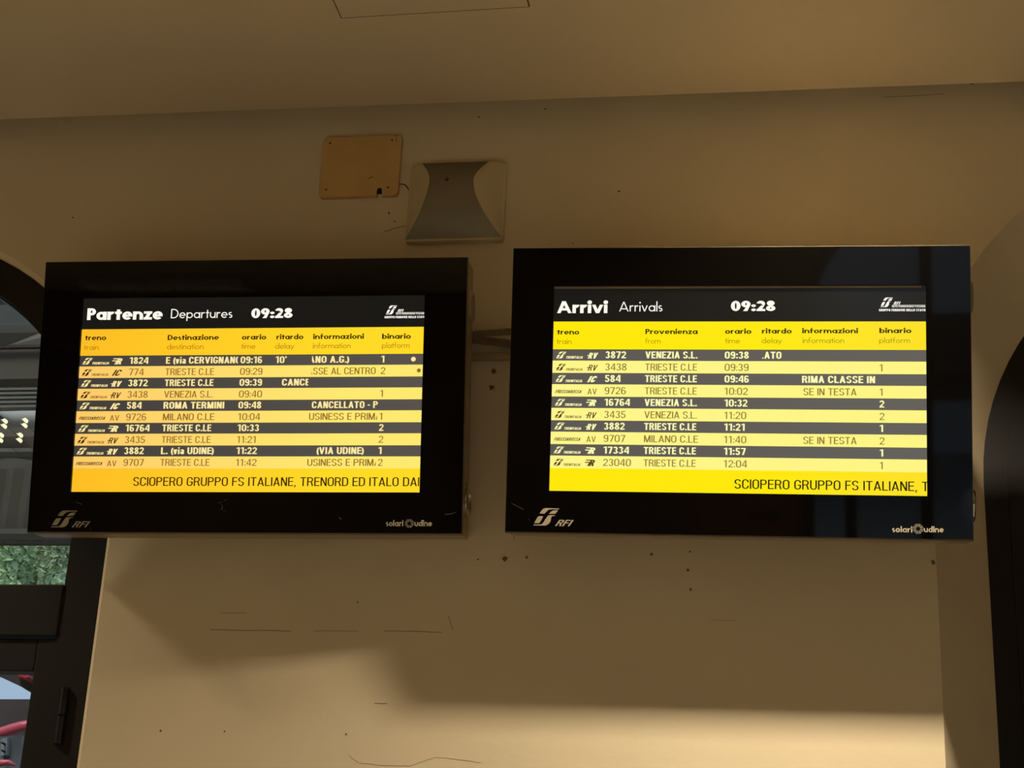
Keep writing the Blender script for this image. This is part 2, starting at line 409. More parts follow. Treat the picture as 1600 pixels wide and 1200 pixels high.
# ------------------------------------------------------------------ condensed grotesque lettering
def stad(x0, y0, x1, y1, w_, h, parts='tblr', ry=None, rt=None):
    """upright rounded loop: t, b = top and bottom bow, l, r = straight sides"""
    rx = (x1-x0)/2; cx = (x0+x1)/2; ry = min(rx*1.02, (y1-y0)/2) if ry is None else ry; q = []
    if 't' in parts: q += ell(cx, y1-ry, rx, ry, w_, h, 0, 180, 36)
    if 'b' in parts: q += ell(cx, y0+ry, rx, ry, w_, h, 180, 360, 36)
    if 'l' in parts: q += rc(x0, y0+ry, x0+w_, y1-ry)
    if 'r' in parts: q += rc(x1-w_, y0+ry, x1, y1-ry)
    return q
def grot(c, w_, h):
    W = .53+w_*.25; o = .012
    if c in 'O0Q': return stad(0, -o, W, 1+o, w_, h), W
    if c == 'C': return stad(0, -o, W, 1+o, w_, h, 'tbl')+rc(W-w_, 1-.30, W, 1-.24)+rc(W-w_, .24, W, .32), W
    if c == 'G': return stad(0, -o, W, 1+o, w_, h, 'tbl')+rc(W-w_, 1-.30, W, 1-.24)+rc(W-w_, .20, W, .50)+rc(W*.5, .50-h, W, .50), W
    if c == 'I': return rc(0, 0, w_, 1), w_
    if c == 'L': return rc(0, 0, w_, 1)+rc(w_, 0, W*.82, h), W*.82
    if c == 'E': return rc(0, 0, w_, 1)+rc(w_, 0, W*.86, h)+rc(w_, 1-h, W*.86, 1)+rc(w_, .52-h/2, W*.80, .52+h/2), W*.86
    if c == 'F': return rc(0, 0, w_, 1)+rc(w_, 1-h, W*.82, 1)+rc(w_, .52-h/2, W*.76, .52+h/2), W*.82
    if c == 'T': return rc(0, 1-h, W*.96, 1)+rc(W*.48-w_/2, 0, W*.48+w_/2, 1-h), W*.96
    if c == 'H': return rc(0, 0, w_, 1)+rc(W-w_, 0, W, 1)+rc(w_, .5-h/2, W-w_, .5+h/2), W
    if c == 'N': return rc(0, 0, w_, 1)+rc(W-w_, 0, W, 1)+[[(0, 1), (w_*1.15, 1), (W, 0), (W-w_*1.15, 0)]], W
    if c == 'M':
        Q = W*1.24; return rc(0, 0, w_, 1)+rc(Q-w_, 0, Q, 1)+[[(0, 1), (w_*1.2, 1), (Q/2+w_*.5, 0), (Q/2-w_*.5, 0)], [(Q, 1), (Q-w_*1.2, 1), (Q/2-w_*.5, 0), (Q/2+w_*.5, 0)]], Q
    if c == 'A': return [[(0, 0), (w_, 0), (W*.54+w_*.5, 1), (W*.54-w_*.5, 1)], [(W*1.08, 0), (W*1.08-w_, 0), (W*.54-w_*.5, 1), (W*.54+w_*.5, 1)]]+rc(W*.2, .22, W*.88, .22+h), W*1.08
    if c == 'V': return [[(0, 1), (w_, 1), (W*.54+w_*.5, 0), (W*.54-w_*.5, 0)], [(W*1.08, 1), (W*1.08-w_, 1), (W*.54-w_*.5, 0), (W*.54+w_*.5, 0)]], W*1.08
    if c == 'Z': return rc(0, 0, W*.92, h)+rc(0, 1-h, W*.92, 1)+[[(0, h), (w_*1.2, h), (W*.92, 1-h), (W*.92-w_*1.2, 1-h)]], W*.92
    if c == 'U': return stad(0, -o, W, 1.3, w_, h, 'b')+rc(0, .26, w_, 1)+rc(W-w_, .26, W, 1), W
    if c == 'D': return rc(0, 0, w_, 1)+rc(w_, 1-h, W*.5, 1)+rc(w_, 0, W*.5, h)+ell(W*.5, 1-.30, W*.5, .30, w_, h, 0, 90)+ell(W*.5, .30, W*.5, .30, w_, h, 270, 360)+rc(W-w_, .30, W, .70), W
    if c in 'PRB':
        q = rc(0, 0, w_, 1)+rc(w_, 1-h, W*.55, 1)+rc(w_, .44, W*.55, .44+h)+ell(W*.55, .72, W*.42, .28, w_, h, -90, 90)
        if c == 'R': q += [[(W-w_*1.02, 0), (W+w_*.05, 0), (W*.80, .46), (W*.80-w_, .46)]]
        return q, W*.98 if c != 'R' else W
    if c == 'S': return ell(W*.48, .74, W*.48, .27, w_, h, 8, 262, 40)+ell(W*.48, .26, W*.48, .27, w_, h, -172, 82, 40), W*.96
    # figures
    G = .50+w_*.2
    if c == '1': return rc(G*.38, 0, G*.38+w_, 1)+[[(G*.05, .74), (G*.38, .88), (G*.38, 1), (G*.05, .74+h*1.1)]], G*.80
    if c == '2': return ell(G*.5, .72, G*.5, .29, w_, h, -35, 172, 40)+rc(0, 0, G, h)+[[(0, h), (w_*1.25, h), (G*.96, .60), (G*.96-w_*1.1, .54)]], G
    if c == '3': return ell(G*.48, .745, G*.46, .265, w_, h, -90, 165, 40)+ell(G*.48, .255, G*.50, .267, w_, h, -165, 90, 40), G
    if c == '4': return rc(G*.66, 0, G*.66+w_, 1)+rc(0, .22, G*1.06, .22+h)+[[(0, .22+h), (w_*.9, .22+h), (G*.66+w_*.4, 1), (G*.66-w_*.2, 1)]], G*1.06
    if c == '5': return rc(G*.08, 1-h, G*.94, 1)+rc(G*.08, .50, G*.08+w_*.9, 1)+ell(G*.48, .31, G*.50, .325, w_, h, -165, 130, 40), G
    if c == '6': return stad(0, -o, G, .62, w_, h)+ell(G*.5, 1+o-G*.51, G*.5, G*.51, w_, h, 22, 180, 36)+rc(0, .28, w_, 1-G*.5), G
    if c == '9': return stad(0, .38, G, 1+o, w_, h)+ell(G*.5, G*.51-o, G*.5, G*.51, w_, h, 202, 360, 36)+rc(G-w_, G*.5, G, .72), G
    if c == '7': return rc(0, 1-h, G, 1)+[[(G*.22, 0), (G*.22+w_*1.05, 0), (G, 1-h), (G-w_*1.05, 1-h)]], G
    if c == '8': return ell(G*.5, .76, G*.46, .25, w_, h, 0, 360, 36)+ell(G*.5, .26, G*.5, .27, w_, h, 0, 360, 36), G
    if c == ':': return rc(0, .04, w_*1.05, .04+h*1.25)+rc(0, .52, w_*1.05, .52+h*1.25), w_*1.05
    if c == '.': return rc(0, 0, w_*1.05, h*1.2), w_*1.05
    if c == ',': return [[(0, -.16), (w_*.6, -.16), (w_*1.2, h*1.1), (w_*.25, h*1.1)]], w_*1.2
    if c == "'": return rc(0, .74, w_*.9, 1.02), w_*.9
    if c == '-': return rc(0, .36, .27, .36+h), .27
    if c == '(': return ell(.34, .40, .34, .66, w_, h*.6, 122, 238, 60), .19
    if c == ')': return ell(-.16, .40, .34, .66, w_, h*.6, -58, 58, 60), .19
    if c == 'i': return rc(0, 0, w_, .70)+rc(0, .84, w_, 1), w_
    if c == 'v': return [[(0, .70), (w_, .70), (.22+w_*.5, 0), (.22-w_*.5, 0)], [(.44, .70), (.44-w_, .70), (.22-w_*.5, 0), (.22+w_*.5, 0)]], .44
    if c == 'a': return ell(.20, .20, .20, .21, w_, h, 0, 360)+stad(.02, 0, .42, .71, w_, h, 't')+rc(.42-w_, 0, .42, .52), .42
    if c == ' ': return [], .27
    return [], .3
_tc = {}
def grot_text(s, w_, shear=0, gap=.085):
    key = (s, w_, shear)
    if key not in _tc:
        x = 0; Q = []; lead = 0
        for c in s:
            q, a = grot(c, w_, w_*.82)
            Q += [[(px+x+shear*py, py) for px, py in f_] for f_ in q]
            x += a+(gap if c != ' ' else .03)
        _tc[key] = (Q, x-gap)
    return _tc[key]

class Flat:
    """collects flat print in the panel's own x,z at depth y"""
    def __init__(s, y): s.bm = bmesh.new(); s.y = y
    def polys(s, P, x, z, sx, sz):
        for f_ in P:
            s.bm.faces.new([s.bm.verts.new((x+a*sx, s.y, z+b*sz)) for a, b in f_])
    def text(s, t, x, z, sx, sz, wgt=.15, shear=0, x1=None, clip=None):
        Q, wd = grot_text(t, wgt, shear)
        if x1 is not None: sx = (x1-x)/(wd+shear)
        b = bmesh.new()
        for f_ in Q: b.faces.new([b.verts.new((x+a*sx, s.y, z+c*sz)) for a, c in f_])
        if clip:
            lo, hi = clip
            if lo is not None: bmesh.ops.bisect_plane(b, geom=b.verts[:]+b.edges[:]+b.faces[:], plane_co=(lo, 0, 0), plane_no=(-1, 0, 0), clear_outer=True)
            if hi is not None: bmesh.ops.bisect_plane(b, geom=b.verts[:]+b.edges[:]+b.faces[:], plane_co=(hi, 0, 0), plane_no=(1, 0, 0), clear_outer=True)
        me = bpy.data.meshes.new('x'); b.to_mesh(me); b.free(); s.bm.from_mesh(me); bpy.data.meshes.remove(me)
    def round(s, t, x, z, x1, cap, w_, h=None, X=.62, gap=.08):
        Q, wd = round_text(t, w_, h, X, gap)
        s.polys(Q, x, z, (x1-x)/wd, cap)
    def rect(s, x0, z0, x1, z1):
        s.bm.faces.new([s.bm.verts.new(p) for p in ((x0, s.y, z0), (x1, s.y, z0), (x1, s.y, z1), (x0, s.y, z1))])
    def dot(s, x, z, r):
        s.bm.faces.new([s.bm.verts.new((x+r*math.cos(k*PI/10), s.y, z+r*math.sin(k*PI/10))) for k in range(20)])
    def done(s, name, m, parent):
        # make every face look at the viewer (-y)
        for f_ in s.bm.faces:
            f_.normal_update()
            if f_.normal.y > 0: f_.normal_flip()
        return obj(name, s.bm, m, parent, keep=True)

LOGO = [[(285, 390), (330, 320), (380, 275), (430, 262), (740, 268), (735, 290), (560, 290), (490, 305), (450, 340), (400, 392)],
        [(500, 395), (560, 335), (620, 312), (715, 312), (690, 350), (655, 392)],
        [(165, 610), (215, 520), (250, 460), (300, 448), (375, 448), (340, 520), (300, 590), (270, 612)],
        [(435, 500), (490, 430), (540, 422), (650, 422), (640, 435), (580, 450), (560, 480), (550, 560), (510, 620), (440, 660), (150, 663), (155, 640), (280, 640), (350, 628), (400, 560)]]
def logo_polys():   # unit box 0..1 wide, 0..1 high
    return [[((x-150)/590, (663-y)/401) for x, y in p][::1] for p in LOGO]

# ------------------------------------------------------------------ information boards
HH, HWID = .699, 1.097
MON = [  # centre of the glass, yaw, tilt, roll
    (Vector((-1.32922, 4.05408-4.27, 1.63782+1.55)), .05022, .18415, -.01046),
    (Vector((-.10981, 4.02003-4.27, 1.62025+1.55)), -.00048, .22396, .01846)]
def mon_matrix(k):
    c, yaw, tilt, roll = MON[k]
    m = Matrix.Rotation(yaw, 4, 'Z') @ Matrix.Rotation(tilt, 4, 'X') @ Matrix.Rotation(roll, 4, 'Y')
    m.translation = c
    return m
YS = .0050            # the lit panel sits 5 mm behind the glass face
def loc_px(k, px, py, yl=YS):
    m = mon_matrix(k); inv = m.inverted()
    o = inv @ CAM; v = RIGHT*((px-800)/FPX) + UP*(-(py-600)/FPX) + FWD
    d_ = inv.to_3x3() @ v
    t = (yl-o.y)/d_.y; q = o+d_*t
    return q.x, q.z

white = glow('lettering_white', (255, 250, 238)); 
screen_dark = mat('unlit_panel', (10, 10, 9), rough=.10, emit=(24, 23, 20))
black_ink = glow('lettering_black', (52, 30, 6)); black_ink2 = glow('lettering_black_right', (38, 30, 6))
print_m = mat('printed_logo_cream', (205, 190, 160), rough=.5, noise=.03)
print_g = mat('printed_logo_grey', (120, 112, 96), rough=.5, noise=.05)
rowdark = [glow('row_grey_left', (66, 62, 58), (88, 82, 76), -.42, .42), glow('row_grey_right', (92, 88, 82), (98, 95, 88), -.42, .42)]
rowlite = [glow('row_yellow_left', (255, 203, 104), (255, 233, 112), -.42, .25), glow('row_yellow_right', (255, 246, 138), (255, 244, 130), -.42, .42)]
head = [glow('header_yellow_left', (255, 190, 36), (255, 218, 38), -.42, .25), glow('header_yellow_right', (255, 232, 8), (252, 224, 30), .1, .42)]
cream = [glow('row_cream_left', (255, 233, 160)), glow('row_cream_right', (255, 250, 178))]
brown = [glow('row_brown_left', (146, 104, 40)), glow('row_brown_right', (138, 120, 46))]
dark_icon = [glow('icon_brown_left', (62, 36, 12)), glow('icon_brown_right', (82, 66, 24))]
small_brown = [glow('head_brown_left', (176, 116, 10)), glow('head_brown_right', (160, 138, 8))]

def make_board(k, P):
    mtx = mon_matrix(k)
    root = empty('information_board', mtx=mtx)
    hw, hh = HWID/2, HH/2
    L = lambda px, py, y=YS: loc_px(k, px, py, y)
    # lit area in the panel's own frame (mean of opposite edges)
    tl, tr, br, bl = [L(*q) for q in P['screen']]
    sx0, sx1 = (tl[0]+bl[0])/2, (tr[0]+br[0])/2; sz1, sz0 = (tl[1]+tr[1])/2, (bl[1]+br[1])/2
    # housing: front edges rounded, deep box
    bm = boxm((-hw-.001, .0075, -hh-.001), (hw+.001, .118, hh+.001))
    es = [e_ for e_ in bm.edges if all(v.co.y < .01 for v in e_.verts) or abs(e_.verts[0].co.y-e_.verts[1].co.y) > .05]
    bmesh.ops.bevel(bm, geom=es, offset=.004, segments=3, affect='EDGES', profile=.5)
    obj('housing', bm, hous_m, root)
    # metal lip round the glass
    bm = bmesh.new()
    for lo, hi in (((-hw-.002, .002, hh-.0005), (hw+.002, .02, hh+.0012)), ((-hw-.0012, .002, -hh-.003), (hw+.0012, .02, -hh+.0005)),
                   ((-hw-.0012, .002, -hh), (-hw+.0005, .02, hh)), ((hw-.0005, .002, -hh), (hw+.0012, .02, hh))): box(bm, lo, hi)
    obj('edge_trim', bm, mat('edge_enamel', (120, 108, 86), rough=.6, noise=.03), root)
    # black glass face with the window for the panel
    bm = bmesh.new()
    O = [(-hw, -hh), (hw, -hh), (hw, hh), (-hw, hh)]; I = [(sx0-.001, sz0-.001), (sx1+.001, sz0-.001), (sx1+.001, sz1+.001), (sx0-.001, sz1+.001)]
    vo = [bm.verts.new((x, 0, z)) for x, z in O]; vi = [bm.verts.new((x, 0, z)) for x, z in I]
    vo2 = [bm.verts.new((x, .0065, z)) for x, z in O]; vi2 = [bm.verts.new((x, .0065, z)) for x, z in I]
    for i in range(4):
        j = (i+1) % 4
        bm.faces.new((vo[i], vo[j], vi[j], vi[i])); bm.faces.new((vi[i], vi[j], vi2[j], vi2[i]))
        bm.faces.new((vo[j], vo[i], vo2[i], vo2[j])); bm.faces.new((vo2[j], vo2[i], vi2[i], vi2[j]))
    obj('glass_surround', bm, bezel_m, root)
    if P.get('strip'):
        obj('gap_strip', boxm((sx0, .0035, sz1-.0055), (sx1-.01, .0052, sz1-.0008)), hous_m, root)
    # display
    disp = obj('display', boxm((sx0-.0005, YS, sz0-.0005), (sx1+.0005, YS+.0018, sz1+.0005)), screen_dark, root)
    y1, y2 = YS-.0006, YS-.0011
    Z = lambda py: (L(P['screen'][0][0], py[0])[1]+L(P['screen'][1][0], py[1])[1])/2
    # yellow heading bar
    zz = [Z(q) for q in P['edges']]       # bar top, bar bottom / row1 top ... row10 bottom, ticker bottom
    F = Flat(y1); F.rect(sx0, zz[1], sx1, zz[0]); F.done('heading_bar', head[k], disp)
    top = zz[1]; bot = zz[2]; dh, lh = .478, .522
    tot = 5.0; unit = (top-bot)/5
    bands = []
    z = top
    for i in range(10):
        h_ = unit*(dh if i % 2 == 0 else lh)
        bands.append((z, z-h_)); z -= h_
    for i, (a, b) in enumerate(bands):
        F = Flat(y1); F.rect(sx0, b+(.0004 if i % 2 == 0 else 0), sx1, a-(.0004 if i % 2 == 0 else 0)); F.done('timetable_row', (rowdark if i % 2 == 0 else rowlite)[k], disp)
    F = Flat(y1); F.rect(sx0, sz0, sx1, bot); F.done('ticker_bar', head[k], disp)
    u = L(P['dest_ref'][1], P['dest_ref'][2])[0]-L(P['dest_ref'][0], P['dest_ref'][2])[0]   # width of TRIESTE C.LE
    # title line
    F = Flat(y2)
    for t, a, b_, base, cap, ww, hw_, X in P['title']:
        x, z_ = L(a, base); x1 = L(b_, base)[0]; F.round(t, x, z_, x1, L(a, base-cap)[1]-z_, ww, hw_, X, .045 if ww > .15 else .10)
    F.done('title_lettering', white, disp)
    F = Flat(y2); a, b_, zt, zb = P['logo']
    x, z_ = L(a, zb); x1 = L(b_, zb)[0]; z1_ = L(a, zt)[1]
    W_ = x1-x; H_ = z1_-z_
    F.polys(logo_polys(), x+W_*.03, z_+H_*.30, W_*.27, H_*.70)
    F.text('RFI', x+W_*.31, z_+H_*.48, .008, H_*.22, .2, .35, x1=x+W_*.47)
    F.text('RETE FERROVIARIA ITALIANA', x+W_*.28, z_+H_*.29, .003, H_*.105, .2, .0, x1=x1)
    F.rect(x+W_*.28, z_+H_*.42, x1, z_+H_*.45)
    F.text('GRUPPO FERROVIE DELLO STATO', x, z_, .003, H_*.17, .24, .0, x1=x1)
    F.done('operator_emblem', white, disp)
    # column headings
    F = Flat(y2); G = Flat(y2)
    for t, a, b_, base, bold in P['heads']:
        x, z_ = L(a, base); x1 = L(b_, base)[0]
        if bold: F.round(t, x, z_, x1, L(a, base-7.9)[1]-z_, .215, .17, .70, .07)
        else: G.round(t, x, z_, x1, L(a, base-8.4)[1]-z_, .10, .10, .64, .10)
    F.done('heading_lettering', glow('heading_ink', (40, 22, 4)), disp); G.done('translation_lettering', small_brown[k], disp)
    # rows
    cols = {c: L(*v)[0] for c, v in P['cols'].items()}
    capz = L(300, 600)[1]-L(300, 610.4)[1]
    KS = {True: u/grot_text('TRIESTE C.LE', .195)[1], False: u/grot_text('TRIESTE C.LE', .13)[1]}
    for i, row in enumerate(P['rows']):
        a, b = bands[i]; base = b+(a-b)*.215; bold = i % 2 == 0
        F = Flat(y2); off = .195 if bold else .13; ksx = KS[bold]
        q_ = u/P['dest_w']/mm
        for c, t, *clip in row['t']:
            clip = [None if v is None else v*q_ for v in clip]
            dx = 0
            if len(clip) > 2: dx = clip[2]
            x = cols[c]+dx
            digits = all(ch_ in "0123456789:'" for ch_ in t)
            s_ = ksx*(1.06 if digits else 1.0)
            cl = None
            if clip: cl = (None if clip[0] is None else cols[c]+clip[0], None if clip[1] is None else cols[c]+clip[1])
            wfit = WID[k].get((t, bold)) or WID[k].get(t)
            if wfit: F.text(t, x, base, s_, capz, off, x1=x+wfit*u/P['dest_w'], clip=cl)
            else: F.text(t, x, base, s_, capz, off, clip=cl)
        for dxy in row.get('dot', []):
            F.dot(L(*dxy[:2])[0], (a+b)/2, dxy[2]*.00152)
        F.done('row_lettering', (cream if bold else brown)[k], disp)
        # icons
        F = Flat(y2); G = Flat(y2)
        xi = cols['icon']; wi = L(P['cols']['icon'][0]+16, P['cols']['icon'][1])[0]-cols['icon']; z0_ = base-capz*.06
        kind = row['k']
        if kind != 'AV':
            F.polys(logo_polys(), xi, z0_, wi, capz*1.0)
            G.text('TRENITALIA', xi+wi*.92, z0_, .003, capz*.36, .22, .3, x1=xi+wi*2.66)
        else:
            F.text('FRECCIAROSSA', xi-wi*.02, base+capz*.10, .003, capz*.46, .2, .45, x1=xi+wi*2.64)
        xr = cols['cat']; wr = wi*1.0
        if kind == 'AV': G.text('AV', xr+wr*.05, z0_, .003, capz*.85, .13, 0, x1=xr+wr*.95)
        elif kind == 'RV':
            F.text('RV', xr, z0_, .003, capz*.86, .24 if bold else .17, .32, x1=xr+wr*1.02); F.rect(xr-wr*.06, z0_+capz*.40, xr+wr*.2, z0_+capz*.50)
        elif kind == 'IC': F.text('IC', xr-wr*.02, z0_, .003, capz*.90, .27 if bold else .2, .45, x1=xr+wr*1.02)
        else:
            F.text('R', xr+wr*.30, z0_, .003, capz*.90, .24, .25, x1=xr+wr*1.0)
            F.rect(xr+wr*.05, z0_+capz*.78, xr+wr*.75, z0_+capz*.92); F.rect(xr-wr*.05, z0_+capz*.46, xr+wr*.6, z0_+capz*.60)
            F.polys([[(.15, 0), (.27, 0), (.50, .62), (.38, .62)]], xr, z0_, wr, capz*.9)
        mi = cream[k] if bold else dark_icon[k]
        F.done('train_emblem', mi, disp); 
        if len(G.bm.faces): G.done('train_type_lettering', cream[k] if bold else brown[k], disp)
        else: G.bm.free()
    # ticker
    F = Flat(y2); t, a, b_, base, cap, cl = P['ticker']
    x, z_ = L(a, base); x1 = L(b_, base)[0]
    F.text(t, x, z_, .01, L(a, base-cap)[1]-z_, .125, x1=x1, clip=(None, sx1 if cl is None else L(cl, base)[0]))
    F.done('ticker_lettering', (black_ink, black_ink2)[k], disp)
    # prints on the glass
    LG = lambda px, py: loc_px(k, px, py, 0)
    yp = -.0006
    F = Flat(yp); (a, zt, b_, zb) = P['rfi'][0]
    x, z_ = LG(a, zb); x1 = LG(b_, zb)[0]; z1_ = LG(a, zt)[1]; F.polys(logo_polys(), x, z_, x1-x, z1_-z_)
    (a, zt, b_, zb) = P['rfi'][1]; x, z_ = LG(a, zb); x1 = LG(b_, zb)[0]
    F.text('RFI', x, z_, .01, LG(a, zt)[1]-z_, .17, .42, x1=x1)
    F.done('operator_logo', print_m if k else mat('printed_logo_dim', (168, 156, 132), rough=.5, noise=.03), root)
    F = Flat(yp)
    for pts in P['marks']:
        for (ax, ay), (bx, by) in zip(pts, pts[1:]):
            p_, q2 = Vector(LG(ax, ay)), Vector(LG(bx, by)); n_ = (q2-p_).orthogonal().normalized()*P.get('mw', .0007)
            F.bm.faces.new([F.bm.verts.new((v.x, yp, v.y)) for v in (p_-n_, q2-n_, q2+n_, p_+n_)])
    F.done('glass_scratch', print_g, root)
    s0, s1, u0, u1, base, cx, cy, rad = P['maker']
    F = Flat(yp)
    for t, a, b_ in (('solari', s0, s1), ('udine', u0, u1)):
        x, z_ = LG(a, base); F.round(t, x, z_, LG(b_, base)[0], LG(a, base-9.2)[1]-z_, .20, .18, .70, .085)
    F.done('maker_lettering', print_m, root)
    x, z_ = LG(cx, cy); rr = rad*.00152
    F = Flat(yp)
    n = 8
    for i in range(n):   # ring of eight facets round a square eye
        a0 = 2*PI*(i+.12)/n; a1 = 2*PI*(i+.95)/n; am = a0-.35; ri = .42
        F.polys([[(math.cos(a0), math.sin(a0)), (math.cos((a0+a1)/2)*1.02, math.sin((a0+a1)/2)*1.02), (math.cos(a1), math.sin(a1)), (ri*math.cos(a1+.25), ri*math.sin(a1+.25)), (ri*math.cos(a0+.25), ri*math.sin(a0+.25))]], x, z_, rr, rr)
    F.done('maker_emblem', print_g, root)
    # locks on the right flank
    for zl in ((.5*HH-.112), (-.5*HH+.085)):
        lk = bmesh.new(); seg = 24; xf = hw+.001
        def ringx(x_, r_): return [lk.verts.new((x_, .066+r_*math.cos(2*PI*q/seg)*1.0, zl+r_*math.sin(2*PI*q/seg))) for q in range(seg)]
        prof = [(xf-.001, .040), (xf+.006, .040), (xf+.0095, .0365), (xf+.0095, .0325), (xf+.004, .030)]
        rings = [ringx(*q) for q in prof]
        for a, b in zip(rings, rings[1:]):
            for q in range(seg): lk.faces.new((a[q], a[(q+1) % seg], b[(q+1) % seg], b[q]))
        lk.faces.new(rings[-1])
        lo = obj('lock_cover', lk, chrome_m if zl < 0 else hous_m, root, smooth=False)
        obj('keyhole', boxm((xf+.0035, .060, zl-.007), (xf+.0046, .072, zl+.007), .001), rubber_m, lo)
    # hinged screw near the lower lock
    bm = bmesh.new(); tube(bm, [(hw, .05, -.5*HH+.13), (hw+.006, .05, -.5*HH+.13)], .0045, 12); obj('flank_screw', bm, chrome_m, root)
    # wall brackets from the back of the housing to the wall
    inv = mtx.inverted()
    for xb in (-.3, .3):
        for zb_ in (.16, -.16):
            p = mtx @ Vector((xb, .117, zb_)); q = Vector((p.x, 0, p.z)); a = inv @ p; b = inv @ q
            bm = bmesh.new(); tube(bm, [a, b], .018, 8); obj('wall_bracket', bm, dark_m, root)
    return root

heads0 = [('treno', 133, 166, 531.8, 1), ('train', 131.5, 154, 547, 0), ('Destinazione', 262, 342, 531.5, 1), ('destination', 261, 318, 546, 0),
          ('orario', 378, 416, 530.8, 1), ('time', 377, 399, 545.2, 0), ('ritardo', 432, 474, 530.4, 1), ('delay', 430, 460, 545, 0),
          ('informazioni', 489.5, 568.5, 530, 1), ('information', 489, 548, 544.6, 0), ('binario', 597, 642, 529.6, 1), ('platform', 597, 640, 544, 0)]
mm = .00152
WID = [{'E (via CERVIGNANO': 116.5, 'ANO A.G.)': 62, 'ASSE AL CENTRO': 105, 'CANCE': 43, 'CANCELLATO - P': 101, 'USINESS E PRIMA': 110, '(VIA UDINE)': 72,
        'L. (via UDINE)': 82, 'ROMA TERMINI': 94.5, 'MILANO C.LE': 80, 'VENEZIA S.L.': 76},
       {'RIMA CLASSE IN': 111, 'SSE IN TESTA': 89.5, 'LATO': 34, 'MILANO C.LE': 84, 'VENEZIA S.L.': 81.5}]
rows0 = [
 dict(k='R', t=[('num', '1824'), ('dest', 'E (via CERVIGNANO', None, 112.5*mm, 0), ('time', '09:16'), ('delay', "10'"), ('info', 'ANO A.G.)', 1*mm, None, -3.5*mm), ('plat', '1')], dot=[(646, 562, 4.0)]),
 dict(k='IC', t=[('num', '774'), ('dest', 'TRIESTE C.LE'), ('time', '09:29'), ('info', 'ASSE AL CENTRO', 1*mm, None, -5.5*mm), ('plat', '2')], dot=[(654.5, 580, 3.3)]),
 dict(k='RV', t=[('num', '3872'), ('dest', 'TRIESTE C.LE'), ('time', '09:39'), ('delay', 'CANCE', None, 52*mm, 11.5*mm)]),
 dict(k='RV', t=[('num', '3438'), ('dest', 'VENEZIA S.L.'), ('time', '09:40'), ('plat', '1')]),
 dict(k='IC', t=[('num', '584'), ('dest', 'ROMA TERMINI'), ('time', '09:48'), ('info', 'CANCELLATO - P', None, None, 3.5*mm)]),
 dict(k='AV', t=[('num', '9726'), ('dest', 'MILANO C.LE'), ('time', '10:04'), ('info', 'USINESS E PRIMA', None, 104*mm, 0), ('plat', '1')]),
 dict(k='R', t=[('num', '16764'), ('dest', 'TRIESTE C.LE'), ('time', '10:33'), ('plat', '2')]),
 dict(k='RV', t=[('num', '3435'), ('dest', 'TRIESTE C.LE'), ('time', '11:21'), ('plat', '2')]),
 dict(k='RV', t=[('num', '3882'), ('dest', 'L. (via UDINE)'), ('time', '11:22'), ('info', '(VIA UDINE)', None, None, 13.5*mm), ('plat', '1')]),
 dict(k='AV', t=[('num', '9707'), ('dest', 'TRIESTE C.LE'), ('time', '11:42'), ('info', 'USINESS E PRIMA', None, 104*mm, 0), ('plat', '2')])]
rows1 = [
 dict(k='RV', t=[('num', '3872'), ('dest', 'VENEZIA S.L.'), ('time', '09:38'), ('delay', 'LATO', 1*mm, None, -3.5*mm)]),
 dict(k='RV', t=[('num', '3438'), ('dest', 'TRIESTE C.LE'), ('time', '09:39'), ('plat', '1')]),
 dict(k='IC', t=[('num', '584'), ('dest', 'TRIESTE C.LE'), ('time', '09:46'), ('info', 'RIMA CLASSE IN')]),
 dict(k='AV', t=[('num', '9726'), ('dest', 'TRIESTE C.LE'), ('time', '10:02'), ('info', 'SSE IN TESTA', 1*mm, None, -6.5*mm), ('plat', '1')]),
 dict(k='R', t=[('num', '16764'), ('dest', 'VENEZIA S.L.'), ('time', '10:32'), ('plat', '2')]),
 dict(k='RV', t=[('num', '3435'), ('dest', 'VENEZIA S.L.'), ('time', '11:20'), ('plat', '2')]),
 dict(k='RV', t=[('num', '3882'), ('dest', 'TRIESTE C.LE'), ('time', '11:21'), ('plat', '1')]),
 dict(k='AV', t=[('num', '9707'), ('dest', 'MILANO C.LE'), ('time', '11:40'), ('info', 'SSE IN TESTA', 1*mm, None, -6.5*mm), ('plat', '2')]),
 dict(k='R', t=[('num', '17334'), ('dest', 'TRIESTE C.LE'), ('time', '11:57'), ('plat', '1')]),
 dict(k='R', t=[('num', '23040'), ('dest', 'TRIESTE C.LE'), ('time', '12:04'), ('plat', '1')])]
heads1 = [('treno', 870.5, 905, 522.7, 1), ('train', 870, 893, 537.6, 0), ('Provenienza', 1008.5, 1090, 522, 1), ('from', 1008.5, 1032, 537, 0),
          ('orario', 1133, 1174, 521.6, 1), ('time', 1133, 1156, 536.6, 0), ('ritardo', 1190.5, 1237, 521.2, 1), ('delay', 1190, 1222, 536.4, 0),
          ('informazioni', 1253.5, 1340.5, 520.8, 1), ('information', 1254, 1319, 536.2, 0), ('binario', 1374, 1424, 520.5, 1), ('platform', 1374, 1422, 536, 0)]
